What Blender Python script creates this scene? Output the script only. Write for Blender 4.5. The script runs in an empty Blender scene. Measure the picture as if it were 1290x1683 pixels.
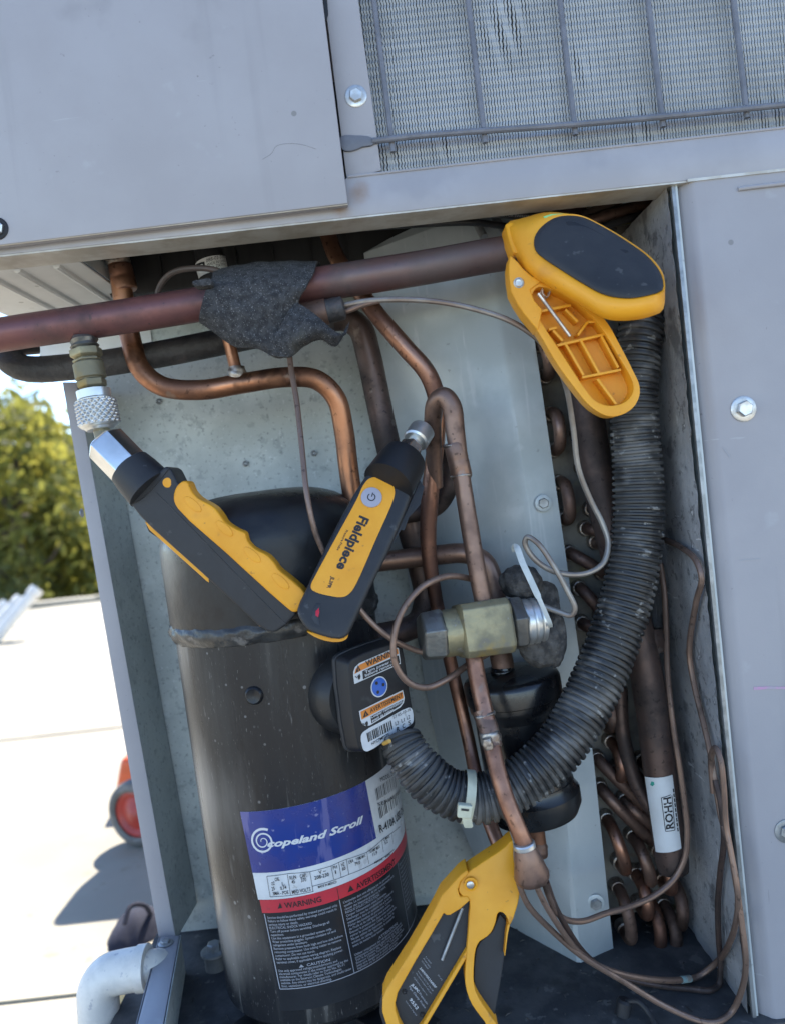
import bpy, bmesh, math, random
from mathutils import Vector, Matrix
random.seed(7)
SC = bpy.context.scene
COL = SC.collection
R = math.radians

# ------------------------------------------------------------------ camera
PW, PH, FPX = 1290.0, 1683.0, 1274.0
D0 = 0.56
PITCH, ROLL = R(2.0), R(6.4)
CAM = Vector((0, -D0, 0))
FWD = Vector((0, math.cos(PITCH), -math.sin(PITCH)))
UP0 = Vector((0, math.sin(PITCH), math.cos(PITCH)))
RT0 = Vector((1, 0, 0))
cr, sr = math.cos(ROLL), math.sin(ROLL)
RIGHT = RT0*cr - UP0*sr
UPV = RT0*sr + UP0*cr
cam_d = bpy.data.cameras.new('camera')
cam = bpy.data.objects.new('camera', cam_d); COL.objects.link(cam)
mw = Matrix((RIGHT, UPV, -FWD)).transposed().to_4x4(); mw.translation = CAM
cam.matrix_world = mw
cam_d.sensor_fit = 'VERTICAL'; cam_d.sensor_height = 36.0; cam_d.lens = 36.0*FPX/PH
cam_d.clip_start = 0.02; cam_d.clip_end = 3000
cam_d.dof.use_dof = True; cam_d.dof.focus_distance = 0.59; cam_d.dof.aperture_fstop = 5.6
SC.camera = cam

# ------------------------------------------------------------------ light
SUN_EL, SUN_AZ = R(52), R(14)
world = bpy.data.worlds.new("World"); SC.world = world; world.use_nodes = True
wn = world.node_tree.nodes; wl = world.node_tree.links
bgn = wn['Background']
sky = wn.new('ShaderNodeTexSky'); sky.sky_type = 'NISHITA'; sky.sun_disc = False
sky.sun_elevation = SUN_EL; sky.sun_rotation = SUN_AZ; sky.air_density = 1.0; sky.dust_density = 0.0; sky.ozone_density = 2.0; sky.altitude = 2200
wl.new(sky.outputs[0], bgn.inputs[0]); bgn.inputs[1].default_value = 0.12
sun_d = bpy.data.lights.new('sun', 'SUN'); sun_d.energy = 3.6; sun_d.angle = R(0.5); sun_d.color = (1.0, 0.95, 0.87)
sun = bpy.data.objects.new('sun', sun_d); COL.objects.link(sun)
sdir = Vector((math.sin(SUN_AZ)*math.cos(SUN_EL), math.cos(SUN_AZ)*math.cos(SUN_EL), math.sin(SUN_EL)))
sun.rotation_euler = sdir.to_track_quat('Z', 'Y').to_euler(); sun.location = (2, 3, 6)
SC.view_settings.view_transform = 'Standard'; SC.view_settings.look = 'None'
SC.view_settings.exposure = 2.05; SC.view_settings.gamma = 1.0; SC.view_settings.use_curve_mapping = False
SC.render.engine = 'CYCLES'
SC.cycles.max_bounces = 10; SC.cycles.diffuse_bounces = 6; SC.cycles.glossy_bounces = 4
SC.cycles.use_denoising = True

# ------------------------------------------------------------------ pixel rays -> world points
def ray(x, y):
    u, v = x-PW/2, y-PH/2
    return FWD*FPX + RIGHT*u - UPV*v
def W(x, y, Y=0.0):
    d = ray(x, y); t = (Y-CAM.y)/d.y
    return CAM + d*t
def WX(x, y, X):
    d = ray(x, y); return CAM + d*((X-CAM.x)/d.x)
def WZ(x, y, Z):
    d = ray(x, y); return CAM + d*((Z-CAM.z)/d.z)
def PX(dpx, Y=0.0):                     # size in metres of dpx photo pixels at depth Y
    return dpx*(D0+Y)/FPX

# ------------------------------------------------------------------ materials
def srgb(r, g, b):
    f = lambda c: (c/255/12.92 if c/255 <= .04045 else ((c/255+.055)/1.055)**2.4)
    return (f(r), f(g), f(b))
def mat(name, c1, c2=None, scale=30, rough=.5, rough2=None, metal=0.0, bump=0.0, bscale=None, stretch=(1,1,1),
        lo=.38, hi=.62, spots=(), drops=(), coat=0.0, stains_and_light=(), spec=.5, emit=None, trans=0.0):
    m = bpy.data.materials.new(name); m.use_nodes = True
    nt = m.node_tree; N = nt.nodes; L = nt.links
    b = N['Principled BSDF']
    b.inputs['Metallic'].default_value = metal; b.inputs['Roughness'].default_value = rough
    b.inputs['Coat Weight'].default_value = coat; b.inputs['Coat Roughness'].default_value = .15
    b.inputs['Specular IOR Level'].default_value = spec
    tc = N.new('ShaderNodeTexCoord'); mp = N.new('ShaderNodeMapping'); mp.inputs['Scale'].default_value = stretch
    L.new(tc.outputs['Object'], mp.inputs['Vector'])
    def noise(sc, det=6, ro=.6, vec=None):
        n = N.new('ShaderNodeTexNoise'); n.inputs['Scale'].default_value = sc; n.inputs['Detail'].default_value = det
        n.inputs['Roughness'].default_value = ro; L.new(vec or mp.outputs[0], n.inputs['Vector']); return n
    def step(src, a, bb):
        r = N.new('ShaderNodeMapRange'); r.inputs['From Min'].default_value = a; r.inputs['From Max'].default_value = bb
        r.interpolation_type = 'SMOOTHSTEP'; L.new(src, r.inputs['Value']); return r.outputs['Result']
    def mix(fac, a, col):
        x = N.new('ShaderNodeMix'); x.data_type = 'RGBA'; L.new(fac, x.inputs['Factor'])
        if isinstance(a, tuple): x.inputs['A'].default_value = (*a, 1)
        else: L.new(a, x.inputs['A'])
        x.inputs['B'].default_value = (*col, 1); return x.outputs['Result']
    col = c1
    if c2 is not None:
        n1 = noise(scale); f = step(n1.outputs['Fac'], lo, hi)
        col = mix(f, c1, c2)
        if rough2 is not None:
            r = N.new('ShaderNodeMapRange'); L.new(f, r.inputs['Value'])
            r.inputs['To Min'].default_value = rough; r.inputs['To Max'].default_value = rough2
            L.new(r.outputs['Result'], b.inputs['Roughness'])
    for sp in spots:                    # (colour, scale, threshold, softness, strength[, stretch])
        v = None
        if len(sp) > 5:
            mp2 = N.new('ShaderNodeMapping'); mp2.inputs['Scale'].default_value = sp[5]; mp2.inputs['Rotation'].default_value = sp[6] if len(sp) > 6 else (0,0,0)
            L.new(tc.outputs['Object'], mp2.inputs['Vector']); v = mp2.outputs[0]
        n2 = noise(sp[1], 4, .55, v); f = step(n2.outputs['Fac'], sp[2], sp[2]+sp[3])
        mm = N.new('ShaderNodeMath'); mm.operation = 'MULTIPLY'; mm.inputs[1].default_value = sp[4]; L.new(f, mm.inputs[0])
        col = mix(mm.outputs[0], col, sp[0])
    for dp in drops:                    # (colour, scale, radius, share, strength)
        vo = N.new('ShaderNodeTexVoronoi'); vo.inputs['Scale'].default_value = dp[1]; L.new(tc.outputs['Object'], vo.inputs['Vector'])
        f = step(vo.outputs['Distance'], dp[2], dp[2]*.7)
        sx = N.new('ShaderNodeSeparateColor'); L.new(vo.outputs['Color'], sx.inputs[0])
        g = step(sx.outputs[0], 1-dp[3], 1-dp[3]+.05)
        mm = N.new('ShaderNodeMath'); mm.operation = 'MULTIPLY'; L.new(f, mm.inputs[0]); L.new(g, mm.inputs[1])
        m2 = N.new('ShaderNodeMath'); m2.operation = 'MULTIPLY'; L.new(mm.outputs[0], m2.inputs[0]); m2.inputs[1].default_value = dp[4]
        col = mix(m2.outputs[0], col, dp[0])
    for st in stains_and_light:                   # (object-space point, radius, colour, strength)
        d = N.new('ShaderNodeVectorMath'); d.operation = 'DISTANCE'; L.new(tc.outputs['Object'], d.inputs[0]); d.inputs[1].default_value = st[0]
        nn = noise(st[4] if len(st) > 4 else 60, 4); a = N.new('ShaderNodeMath'); a.operation = 'MULTIPLY_ADD'; L.new(nn.outputs['Fac'], a.inputs[0])
        a.inputs[1].default_value = st[1]*1.2; L.new(d.outputs['Value'], a.inputs[2])
        f = step(a.outputs[0], st[1]*1.5, st[1]*.6); mm = N.new('ShaderNodeMath'); mm.operation = 'MULTIPLY'; mm.inputs[1].default_value = st[3]
        L.new(f, mm.inputs[0]); col = mix(mm.outputs[0], col, st[2])
    if isinstance(col, tuple): b.inputs['Base Color'].default_value = (*col, 1)
    else: L.new(col, b.inputs['Base Color'])
    if bump:
        nb = noise(bscale or scale*3, 5); bp = N.new('ShaderNodeBump'); bp.inputs['Strength'].default_value = bump
        bp.inputs['Distance'].default_value = .002; L.new(nb.outputs['Fac'], bp.inputs['Height']); L.new(bp.outputs[0], b.inputs['Normal'])
    if trans:
        tb_ = N.new('ShaderNodeBsdfTranslucent'); ms = N.new('ShaderNodeMixShader'); ms.inputs[0].default_value = trans
        if isinstance(col, tuple): tb_.inputs['Color'].default_value = (*col, 1)
        else: L.new(col, tb_.inputs['Color'])
        L.new(b.outputs[0], ms.inputs[1]); L.new(tb_.outputs[0], ms.inputs[2]); L.new(ms.outputs[0], N['Material Output'].inputs['Surface'])
    if emit:
        b.inputs['Emission Color'].default_value = (*emit[0], 1); b.inputs['Emission Strength'].default_value = emit[1]
    return m

# ------------------------------------------------------------------ objects
def thing(name, label, cat, loc, group=None):
    o = bpy.data.objects.new(name, None); COL.objects.link(o); o.location = loc; o.empty_display_size = .05
    o['label'] = label; o['category'] = cat
    if group: o['group'] = group
    return o
def origin_of(p):
    v = Vector((0,0,0))
    while p is not None:
        v += p.location; p = p.parent
    return v
def mesh_obj(name, verts, faces, m, parent=None, smooth=True, bevel=0.0, segs=2, angle=35, loc=None, label=None, kind=None):
    base = origin_of(parent) if parent else Vector(loc or (0,0,0))
    me = bpy.data.meshes.new(name)
    me.from_pydata([tuple(Vector(v)-base) for v in verts], [], faces)
    bm = bmesh.new(); bm.from_mesh(me)
    bmesh.ops.remove_doubles(bm, verts=bm.verts, dist=1e-6)
    bmesh.ops.recalc_face_normals(bm, faces=bm.faces)
    if bevel:
        es = [e for e in bm.edges if len(e.link_faces) == 2 and e.calc_face_angle(0) > R(angle)]
        bmesh.ops.bevel(bm, geom=es, offset=bevel, segments=segs, profile=.6, affect='EDGES', clamp_overlap=True)
    bm.to_mesh(me); bm.free()
    if smooth:
        me.shade_smooth()
        me.set_sharp_from_angle(angle=R(angle))
    me.materials.append(m)
    o = bpy.data.objects.new(name, me); COL.objects.link(o)
    if parent: o.parent = parent
    else: o.location = base
    if label: o['label'] = label
    if kind: o['kind'] = kind
    return o
def merge(*vfs):
    V, F = [], []
    for v, f in vfs:
        n = len(V); V += list(v); F += [tuple(i+n for i in q) for q in f]
    return V, F
def catmull(pts, sub=8, closed=False):
    P = [Vector(p) for p in pts]; n = len(P); out = []
    rng = n if closed else n-1
    for i in range(rng):
        p0 = P[(i-1) % n] if closed or i > 0 else P[0]*2-P[1]
        p1 = P[i]; p2 = P[(i+1) % n]
        p3 = P[(i+2) % n] if closed or i+2 < n else P[-1]*2-P[-2]
        d1 = max((p1-p0).length, 1e-9)**.5; d2 = max((p2-p1).length, 1e-9)**.5; d3 = max((p3-p2).length, 1e-9)**.5
        t0, t1, t2, t3 = 0, d1, d1+d2, d1+d2+d3
        for k in range(sub):
            t = t1+(t2-t1)*k/sub
            A1 = p0*((t1-t)/(t1-t0))+p1*((t-t0)/(t1-t0)); A2 = p1*((t2-t)/(t2-t1))+p2*((t-t1)/(t2-t1)); A3 = p2*((t3-t)/(t3-t2))+p3*((t-t2)/(t3-t2))
            B1 = A1*((t2-t)/(t2-t0))+A2*((t-t0)/(t2-t0)); B2 = A2*((t3-t)/(t3-t1))+A3*((t-t1)/(t3-t1))
            out.append(B1*((t2-t)/(t2-t1))+B2*((t-t1)/(t2-t1)))
    if not closed: out.append(P[-1])
    return out
def resample(pts, step):
    out = [pts[0]]; acc = 0
    for a, b in zip(pts, pts[1:]):
        L = (b-a).length
        while L > 0 and acc+L >= step:
            t = (step-acc)/L; a = a+(b-a)*t; out.append(a); L = (b-a).length; acc = 0
        acc += L
    out.append(pts[-1]); return out
def frames(pts):
    T = []
    for i in range(len(pts)):
        a = pts[max(i-1, 0)]; b = pts[min(i+1, len(pts)-1)]; T.append((b-a).normalized())
    up = Vector((0, -1, 0))
    if abs(T[0].dot(up)) > .9: up = Vector((0, 0, 1))
    n = (up-T[0]*up.dot(T[0])).normalized(); NB = []
    for t in T:
        n = (n-t*n.dot(t)).normalized(); NB.append((n, t.cross(n)))
    return T, NB
def sweep(pts, rad, n=16, caps=True, skip=()):
    T, NB = frames(pts); V, F = [], []
    for i, p in enumerate(pts):
        r = rad[i] if isinstance(rad, (list, tuple)) else rad
        for k in range(n):
            a = 2*math.pi*k/n; V.append(p+NB[i][0]*(r*math.cos(a))+NB[i][1]*(r*math.sin(a)))
    for i in range(len(pts)-1):
        for k in range(n):
            if k in skip: continue
            F.append((i*n+k, i*n+(k+1) % n, (i+1)*n+(k+1) % n, (i+1)*n+k))
    if caps:
        F.append(tuple(range(n))); F.append(tuple((len(pts)-1)*n+k for k in range(n)))
    return V, F
def tube(path, dpx, n=16, sub=8, caps=True):
    """path: (px, py, Y[, dpx]) points of the centre line"""
    pts = [W(p[0], p[1], p[2]) for p in path]
    rs = [PX((p[3] if len(p) > 3 else dpx)/2, p[2]) for p in path]
    C = catmull([Vector((*p, )) for p in pts], sub)
    rad = []
    for i in range(len(path)-1):
        for k in range(sub): rad.append(rs[i]+(rs[i+1]-rs[i])*k/sub)
    rad.append(rs[-1])
    return sweep(C, rad, n, caps)
def wtube(pts, r, n=12, sub=6, caps=True):
    return sweep(catmull(pts, sub) if sub > 1 else [Vector(p) for p in pts], r, n, caps)
def revolve(o, axis, prof, n=28, ref=None, caps=True, fn=None):
    """prof: (h along axis, radius)"""
    a = Vector(axis).normalized(); ref = Vector(ref) if ref else (Vector((0,-1,0)) if abs(a.y) < .9 else Vector((0,0,1)))
    e1 = (ref-a*ref.dot(a)).normalized(); e2 = a.cross(e1); V, F = [], []
    for j, (h, r) in enumerate(prof):
        for k in range(n):
            t = 2*math.pi*k/n; rr = r+(fn(t, h) if fn else 0)
            V.append(Vector(o)+a*h+e1*(rr*math.cos(t))+e2*(rr*math.sin(t)))
    for j in range(len(prof)-1):
        for k in range(n): F.append((j*n+k, j*n+(k+1) % n, (j+1)*n+(k+1) % n, (j+1)*n+k))
    if caps: F.append(tuple(range(n))); F.append(tuple((len(prof)-1)*n+k for k in range(n)))
    return V, F
def prism(front, off):
    """front: list of 3-D points; off: vector or list of back points"""
    n = len(front); front = [Vector(p) for p in front]
    back = [p+Vector(off) for p in front] if not isinstance(off, list) else [Vector(p) for p in off]
    F = [tuple(range(n)), tuple(range(2*n-1, n-1, -1))]
    for i in range(n): F.append((i, (i+1) % n, n+(i+1) % n, n+i))
    return front+back, F
def ring(outer, inner, off):
    """flat ring between two loops of equal length, extruded by off"""
    n = len(outer); off = Vector(off)
    V = [Vector(p) for p in outer]+[Vector(p) for p in inner]; V += [p+off for p in V]; F = []
    for i in range(n):
        j = (i+1) % n
        F += [(i, j, n+j, n+i), (2*n+i, 2*n+j, 3*n+j, 3*n+i), (i, j, 2*n+j, 2*n+i), (n+i, n+j, 3*n+j, 3*n+i)]
    return V, F
def box(a, b):
    (x0,y0,z0), (x1,y1,z1) = a, b
    V = [(x0,y0,z0),(x1,y0,z0),(x1,y1,z0),(x0,y1,z0),(x0,y0,z1),(x1,y0,z1),(x1,y1,z1),(x0,y1,z1)]
    return V, [(0,3,2,1),(4,5,6,7),(0,1,5,4),(1,2,6,5),(2,3,7,6),(3,0,4,7)]
def obox(c, e1, e2, e3):
    c = Vector(c); V = []
    for k in (-1, 1):
        for i, j in ((-1,-1),(1,-1),(1,1),(-1,1)): V.append(c+e1*i+e2*j+e3*k)
    return V, [(0,3,2,1),(4,5,6,7),(0,1,5,4),(1,2,6,5),(2,3,7,6),(3,0,4,7)]
def pxs(pts, Y): return [W(p[0], p[1], p[2] if len(p) > 2 else Y) for p in pts]
def smooth_loop(pts, sub=5):
    c = catmull([Vector((p[0], p[1], p[2] if len(p) > 2 else 0)) for p in pts], sub, True)
    return [(p.x, p.y, p.z) for p in c]
def grid(P):
    """P: rows of 3-D points"""
    r, c = len(P), len(P[0]); V = [p for row in P for p in row]
    return V, [(i*c+j, i*c+j+1, (i+1)*c+j+1, (i+1)*c+j) for i in range(r-1) for j in range(c-1)]

# ------------------------------------------------------------------ frames for printed labels
class Flat:
    def __init__(s, o, e1, e2):
        s.o = Vector(o); s.e1 = Vector(e1).normalized(); s.n = s.e1.cross(Vector(e2)).normalized()
        s.e2 = s.n.cross(s.e1)
        if s.n.dot(CAM-s.o) < 0: s.n = -s.n
    def hit(s, x, y):
        d = ray(x, y); t = (s.o-CAM).dot(s.n)/d.dot(s.n); p = CAM+d*t-s.o
        return (p.dot(s.e1), p.dot(s.e2))
    def pt(s, a, b, d=0): return s.o+s.e1*a+s.e2*b+s.n*d
class Cyl:
    def __init__(s, o, axis, r):
        s.o = Vector(o); s.a = Vector(axis).normalized(); s.r = r
        v = Vector((0,-1,0)); s.f = (v-s.a*v.dot(s.a)).normalized(); s.s = s.f.cross(s.a)
        if s.s.x < 0: s.s = -s.s
    def hit(s, x, y):
        d = ray(x, y).normalized(); w = CAM-s.o
        dp = d-s.a*d.dot(s.a); wp = w-s.a*w.dot(s.a)
        A = dp.dot(dp); B = 2*dp.dot(wp); C = wp.dot(wp)-s.r**2; q = max(B*B-4*A*C, 0)
        p = w+d*((-B-math.sqrt(q))/(2*A))
        return (math.atan2(p.dot(s.s), p.dot(s.f))*s.r, p.dot(s.a))
    def pt(s, a, b, d=0):
        t = a/s.r; return s.o+s.a*b+(s.f*math.cos(t)+s.s*math.sin(t))*(s.r+d)
def lerp2(a, b, t): return (a[0]+(b[0]-a[0])*t, a[1]+(b[1]-a[1])*t)
def patch_st(fr, c, d, nu=20, nv=6):
    """bilinear patch; c = four (s,t) corners TL TR BR BL"""
    return grid([[fr.pt(*lerp2(lerp2(c[0], c[1], u/nu), lerp2(c[3], c[2], u/nu), v/nv), d) for u in range(nu+1)] for v in range(nv+1)])
def poly_st(fr, pts, d):
    return [fr.pt(p[0], p[1], d) for p in pts], [tuple(range(len(pts)))]
def line_st(fr, a, b, w, d, n=8):
    ax, ay = b[0]-a[0], b[1]-a[1]; L = math.hypot(ax, ay) or 1; nx, ny = -ay/L*w/2, ax/L*w/2
    return grid([[fr.pt(a[0]+ax*i/n+sg*nx, a[1]+ay*i/n+sg*ny, d) for i in range(n+1)] for sg in (-1, 1)])
_tc = {}
def text_mesh(s, bold=0.0, shear=0.0):
    k = (s, bold, shear)
    if k not in _tc:
        cu = bpy.data.curves.new('t', 'FONT'); cu.body = s; cu.size = 1; cu.offset = bold; cu.shear = shear; cu.resolution_u = 2
        ob = bpy.data.objects.new('t', cu); me = ob.to_mesh()
        V = [tuple(v.co) for v in me.vertices]; F = [tuple(p.vertices) for p in me.polygons]
        ob.to_mesh_clear(); bpy.data.objects.remove(ob); bpy.data.curves.remove(cu)
        _tc[k] = (V, F)
    return _tc[k]
CAPH = .70
def text_st(fr, s, p0, p1, ptop, d, bold=0.0, shear=0.0):
    """baseline start, baseline end, top of a capital above the start, all in frame coordinates"""
    V, F = text_mesh(s, bold, shear)
    if not V: return [], []
    x0 = min(v[0] for v in V); x1 = max(v[0] for v in V); w = max(x1-x0, 1e-6)
    ax, ay = p1[0]-p0[0], p1[1]-p0[1]; bx, by = ptop[0]-p0[0], ptop[1]-p0[1]
    return [fr.pt(p0[0]+ax*(v[0]-x0)/w+bx*v[1]/CAPH, p0[1]+ay*(v[0]-x0)/w+by*v[1]/CAPH, d) for v in V], F
def text_px(fr, s, p0, p1, ptop, d, bold=0.0, shear=0.0):
    return text_st(fr, s, fr.hit(*p0), fr.hit(*p1), fr.hit(*ptop), d, bold, shear)
def hexbolt(c, n, r, parent, m_head, m_wash, name='hex_bolt', wash=1.55, rot=.3, hh=.6):
    n = Vector(n).normalized()
    ref = Matrix.Rotation(rot, 3, n) @ (Vector((1,0,0)) if abs(n.x) < .8 else Vector((0,0,1)))
    v, f = revolve(c, n, [(0, r*.98), (r*hh*.8, r), (r*hh, r*.86), (r*hh*.97, r*.5)], 6, ref)
    h = mesh_obj(name, v, f, m_head, parent, angle=25)
    v, f = revolve(Vector(c)-n*.0004, n, [(0, r*wash), (r*.14, r*wash), (r*.22, r*wash*.9), (r*.2, r*.7)], 24)
    mesh_obj('washer', v, f, m_wash, h, angle=30)
    return h
# ------------------------------------------------------------------ palette
PAINT = (.335, .323, .335)
M_paint = mat('grey_paint', PAINT, (.308,.297,.310), scale=6, rough=.42, rough2=.58, bump=.06, bscale=600,
             spots=[((.20,.195,.20), 14, .62, .12, .35), ((.40,.40,.42), 38, .66, .1, .35), ((.23,.225,.23), 5, .58, .14, .25, (9,9,.45)), ((.17,.165,.165), 260, .70, .04, .5), ((.42,.41,.43), 30, .72, .02, .5, (.5,1,6), (0,.5,0)), ((.20,.195,.20), 26, .73, .02, .5, (5,1,.5), (0,.3,0))],
             drops=[((.15,.145,.14), 30, .07, .16, .7), ((.13,.125,.12), 85, .08, .10, .6)])
M_galv = mat('galvanised_sheet', (.51,.54,.51), (.43,.46,.44), scale=14, rough=.5, rough2=.62, metal=.2, bump=.10, bscale=260,
             spots=[((.25,.27,.27), 110, .57, .10, .45), ((.20,.215,.21), 230, .60, .07, .6), ((.56,.59,.57), 45, .62, .1, .5), ((.12,.12,.11), 420, .66, .05, .7), ((.33,.36,.34), 6, .58, .15, .5), ((.64,.67,.66), 300, .63, .05, .5)],
             drops=[((.12,.12,.11), 60, .10, .06, .7)])
M_plate = mat('zinc_plate', (.49,.53,.53), (.41,.45,.45), scale=11, rough=.45, rough2=.6, metal=.25, bump=.04, bscale=200,
             spots=[((.60,.63,.63), 30, .64, .12, .5), ((.26,.27,.27), 160, .68, .05, .6), ((.58,.60,.60), 5, .6, .1, .5, (30,30,1.5)), ((.33,.34,.33), 7, .60, .14, .45)])
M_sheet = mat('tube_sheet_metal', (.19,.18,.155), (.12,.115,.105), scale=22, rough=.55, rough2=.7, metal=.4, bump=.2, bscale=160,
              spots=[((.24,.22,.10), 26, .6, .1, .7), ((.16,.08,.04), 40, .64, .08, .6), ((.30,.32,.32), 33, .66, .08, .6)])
M_foil = mat('scuffed_foil', (.52,.52,.52), (.33,.33,.335), scale=13, rough=.45, rough2=.65, metal=.3, bump=.6, bscale=240,
             spots=[((.10,.10,.105), 30, .56, .10, .65), ((.12,.12,.12), 130, .58, .06, .6), ((.75,.75,.75), 60, .66, .03, .9, (1,3,.35), (.3,0,.2)), ((.75,.75,.75), 48, .68, .03, .9, (1,.5,3), (.9,0,.4)), ((.75,.75,.75), 130, .69, .03, .8)])
M_white = mat('white_painted_sheet', (.70,.70,.68), (.62,.62,.60), scale=12, rough=.5, bump=.03,
              spots=[((.30,.29,.27), 120, .70, .05, .6)], drops=[((.35,.34,.32), 60, .16, .1, .8)])
M_floor = mat('dirty_base_pan', (.032,.033,.036), (.065,.064,.064), scale=24, rough=.85, rough2=.7, bump=.5, bscale=90,
              spots=[((.15,.145,.135), 60, .63, .06, .6), ((.02,.02,.02), 20, .58, .08, .7), ((.22,.21,.2), 180, .70, .04, .6)])
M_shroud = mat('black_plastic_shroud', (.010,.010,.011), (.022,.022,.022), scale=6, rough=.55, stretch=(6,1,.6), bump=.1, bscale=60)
M_bolt = mat('zinc_bolt', (.62,.62,.60), (.45,.44,.42), scale=90, rough=.32, rough2=.5, metal=.85, bump=.1, bscale=300)
M_bolt2 = mat('dull_zinc_bolt', (.36,.37,.37), (.24,.25,.25), scale=90, rough=.45, metal=.6)
M_edge = mat('bare_sheet_edge', (.52,.50,.45), (.40,.36,.30), scale=40, rough=.45, metal=.3)
M_black = mat('black_enamel', (.006,.006,.007), (.016,.016,.016), scale=20, rough=.22, rough2=.38, coat=.15, bump=.05, bscale=80, spots=[((.07,.065,.06), 40, .62, .1, .4)])
def copper(name, c1, c2, rough=.34, metal=.85, extra=(), **k):
    d = tuple(x*.30 for x in c2); b = tuple(min(x*1.35, .6) for x in c1)
    return mat(name, c1, c2, scale=16, rough=rough, rough2=rough+.24, metal=metal, bump=.12, bscale=190, lo=.40, hi=.62,
               spots=[(b, 11, .60, .10, .7), (d, 26, .58, .10, .75), ((.24,.20,.17), 48, .64, .08, .5), (d, 190, .62, .06, .6)]+list(extra), **k)
M_cop = copper('aged_copper', (.34,.175,.115), (.19,.098,.07))
M_cop_bright = copper('orange_copper', (.40,.185,.10), (.21,.105,.068), extra=[((.50,.25,.14), 14, .60, .1, .5)])
M_cop_red = None
M_cop_dull = copper('brown_copper', (.25,.155,.115), (.15,.095,.075), rough=.40, metal=.75)
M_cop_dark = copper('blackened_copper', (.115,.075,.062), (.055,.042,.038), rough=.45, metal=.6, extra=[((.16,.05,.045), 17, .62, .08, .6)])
M_cap = copper('capillary_copper', (.25,.165,.125), (.17,.115,.09), rough=.42, metal=.6)
M_capg = mat('greyed_capillary', (.33,.31,.28), (.22,.17,.14), scale=18, rough=.45, metal=.6)
M_braze = mat('braze_alloy', (.44,.40,.35), (.20,.15,.12), scale=120, rough=.38, metal=.75, bump=.5, bscale=150)
M_brass = mat('aged_brass', (.32,.275,.16), (.20,.18,.12), scale=32, rough=.46, rough2=.62, metal=.6, bump=.3, bscale=160,
              spots=[((.34,.23,.06), 22, .58, .1, .7), ((.17,.155,.13), 60, .60, .06, .6), ((.30,.29,.27), 130, .66, .05, .6)])
M_brass_grey = mat('grey_brass', (.20,.20,.185), (.13,.125,.115), scale=26, rough=.44, metal=.75, bump=.35, bscale=160, spots=[((.26,.19,.07), 14, .56, .08, .65), ((.09,.085,.085), 70, .60, .06, .6), ((.26,.255,.24), 130, .66, .05, .6)])
M_alu = mat('machined_aluminium', (.66,.66,.64), (.52,.52,.50), scale=40, rough=.32, metal=.8)
M_chrome = mat('polished_nickel', (.72,.70,.66), (.60,.58,.54), scale=40, rough=.20, metal=.95)
M_shell = mat('dusty_black_shell_lit_left', (.016,.016,.0175), (.040,.0385,.036), scale=7, rough=.24, rough2=.42, stretch=(3,3,.55), bump=.08, bscale=160, lo=.45, hi=.72, spec=.28,
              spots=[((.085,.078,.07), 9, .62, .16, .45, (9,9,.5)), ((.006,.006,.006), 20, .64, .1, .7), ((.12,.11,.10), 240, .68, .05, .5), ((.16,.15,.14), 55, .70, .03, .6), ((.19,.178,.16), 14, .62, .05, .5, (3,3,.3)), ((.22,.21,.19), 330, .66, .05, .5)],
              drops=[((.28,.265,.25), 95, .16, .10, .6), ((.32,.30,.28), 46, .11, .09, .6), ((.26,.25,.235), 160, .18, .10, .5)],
              stains_and_light=[((-.075,-.045,.20), .075, (.27,.245,.215), .8, 9), ((-.08,-.03,.32), .06, (.25,.23,.20), .75, 9), ((-.07,-.05,.09), .06, (.26,.235,.205), .8, 9)])  # left patches paint in light bounced off the roof; speckles and streaks are dust
M_shelltop = mat('black_shell_cap', (.010,.010,.012), (.022,.022,.022), stains_and_light=[((-.085,-.045,.385), .05, (.22,.205,.18), .75, 12), ((-.09,-.02,.40), .03, (.30,.28,.26), .6, 30)], scale=18, spec=.35, rough=.26, rough2=.45, bump=.2, bscale=110, spots=[((.10,.09,.085), 60, .66, .06, .6)])  # left patches paint the cap's lit side into the colour, with pale streaks
M_weld = mat('painted_weld', (.05,.048,.045), (.02,.02,.02), scale=60, rough=.35, bump=.6, bscale=90, spots=[((.16,.15,.14), 70, .58, .08, .7)])
M_insul = mat('black_pipe_wrap', (.022,.021,.022), (.045,.042,.042), scale=40, rough=.55, bump=.9, bscale=120, spots=[((.08,.06,.055), 60, .6, .1, .6), ((.16,.15,.15), 130, .68, .05, .6)])
M_wrap = mat('fibrous_insulation_tape', (.026,.026,.028), (.058,.058,.06), scale=220, rough=.95, bump=.8, bscale=900, spots=[((.24,.24,.24), 900, .60, .06, .8), ((.10,.095,.07), 18, .62, .1, .5), ((.13,.13,.13), 60, .62, .1, .4)])
M_loom = mat('scuffed_black_conduit', (.017,.017,.018), (.045,.044,.042), scale=45, rough=.40, rough2=.6, bump=.05, bscale=300,
             spots=[((.16,.155,.145), 24, .50, .14, .6, (1,1,1.6)), ((.26,.255,.24), 110, .62, .05, .7)])
M_dkplas = mat('charcoal_plastic', (.019,.0195,.022), (.030,.0305,.033), spec=.35, scale=18, rough=.46, rough2=.55, bump=.08, bscale=900, spots=[((.07,.07,.073), 14, .58, .15, .6), ((.09,.09,.09), 120, .66, .05, .5)])
M_blkplas = mat('black_plastic', (.010,.0105,.012), (.017,.017,.019), scale=18, spec=.35, rough=.42, rough2=.55, bump=.05, bscale=500, spots=[((.07,.07,.07), 35, .66, .08, .4)])
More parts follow.
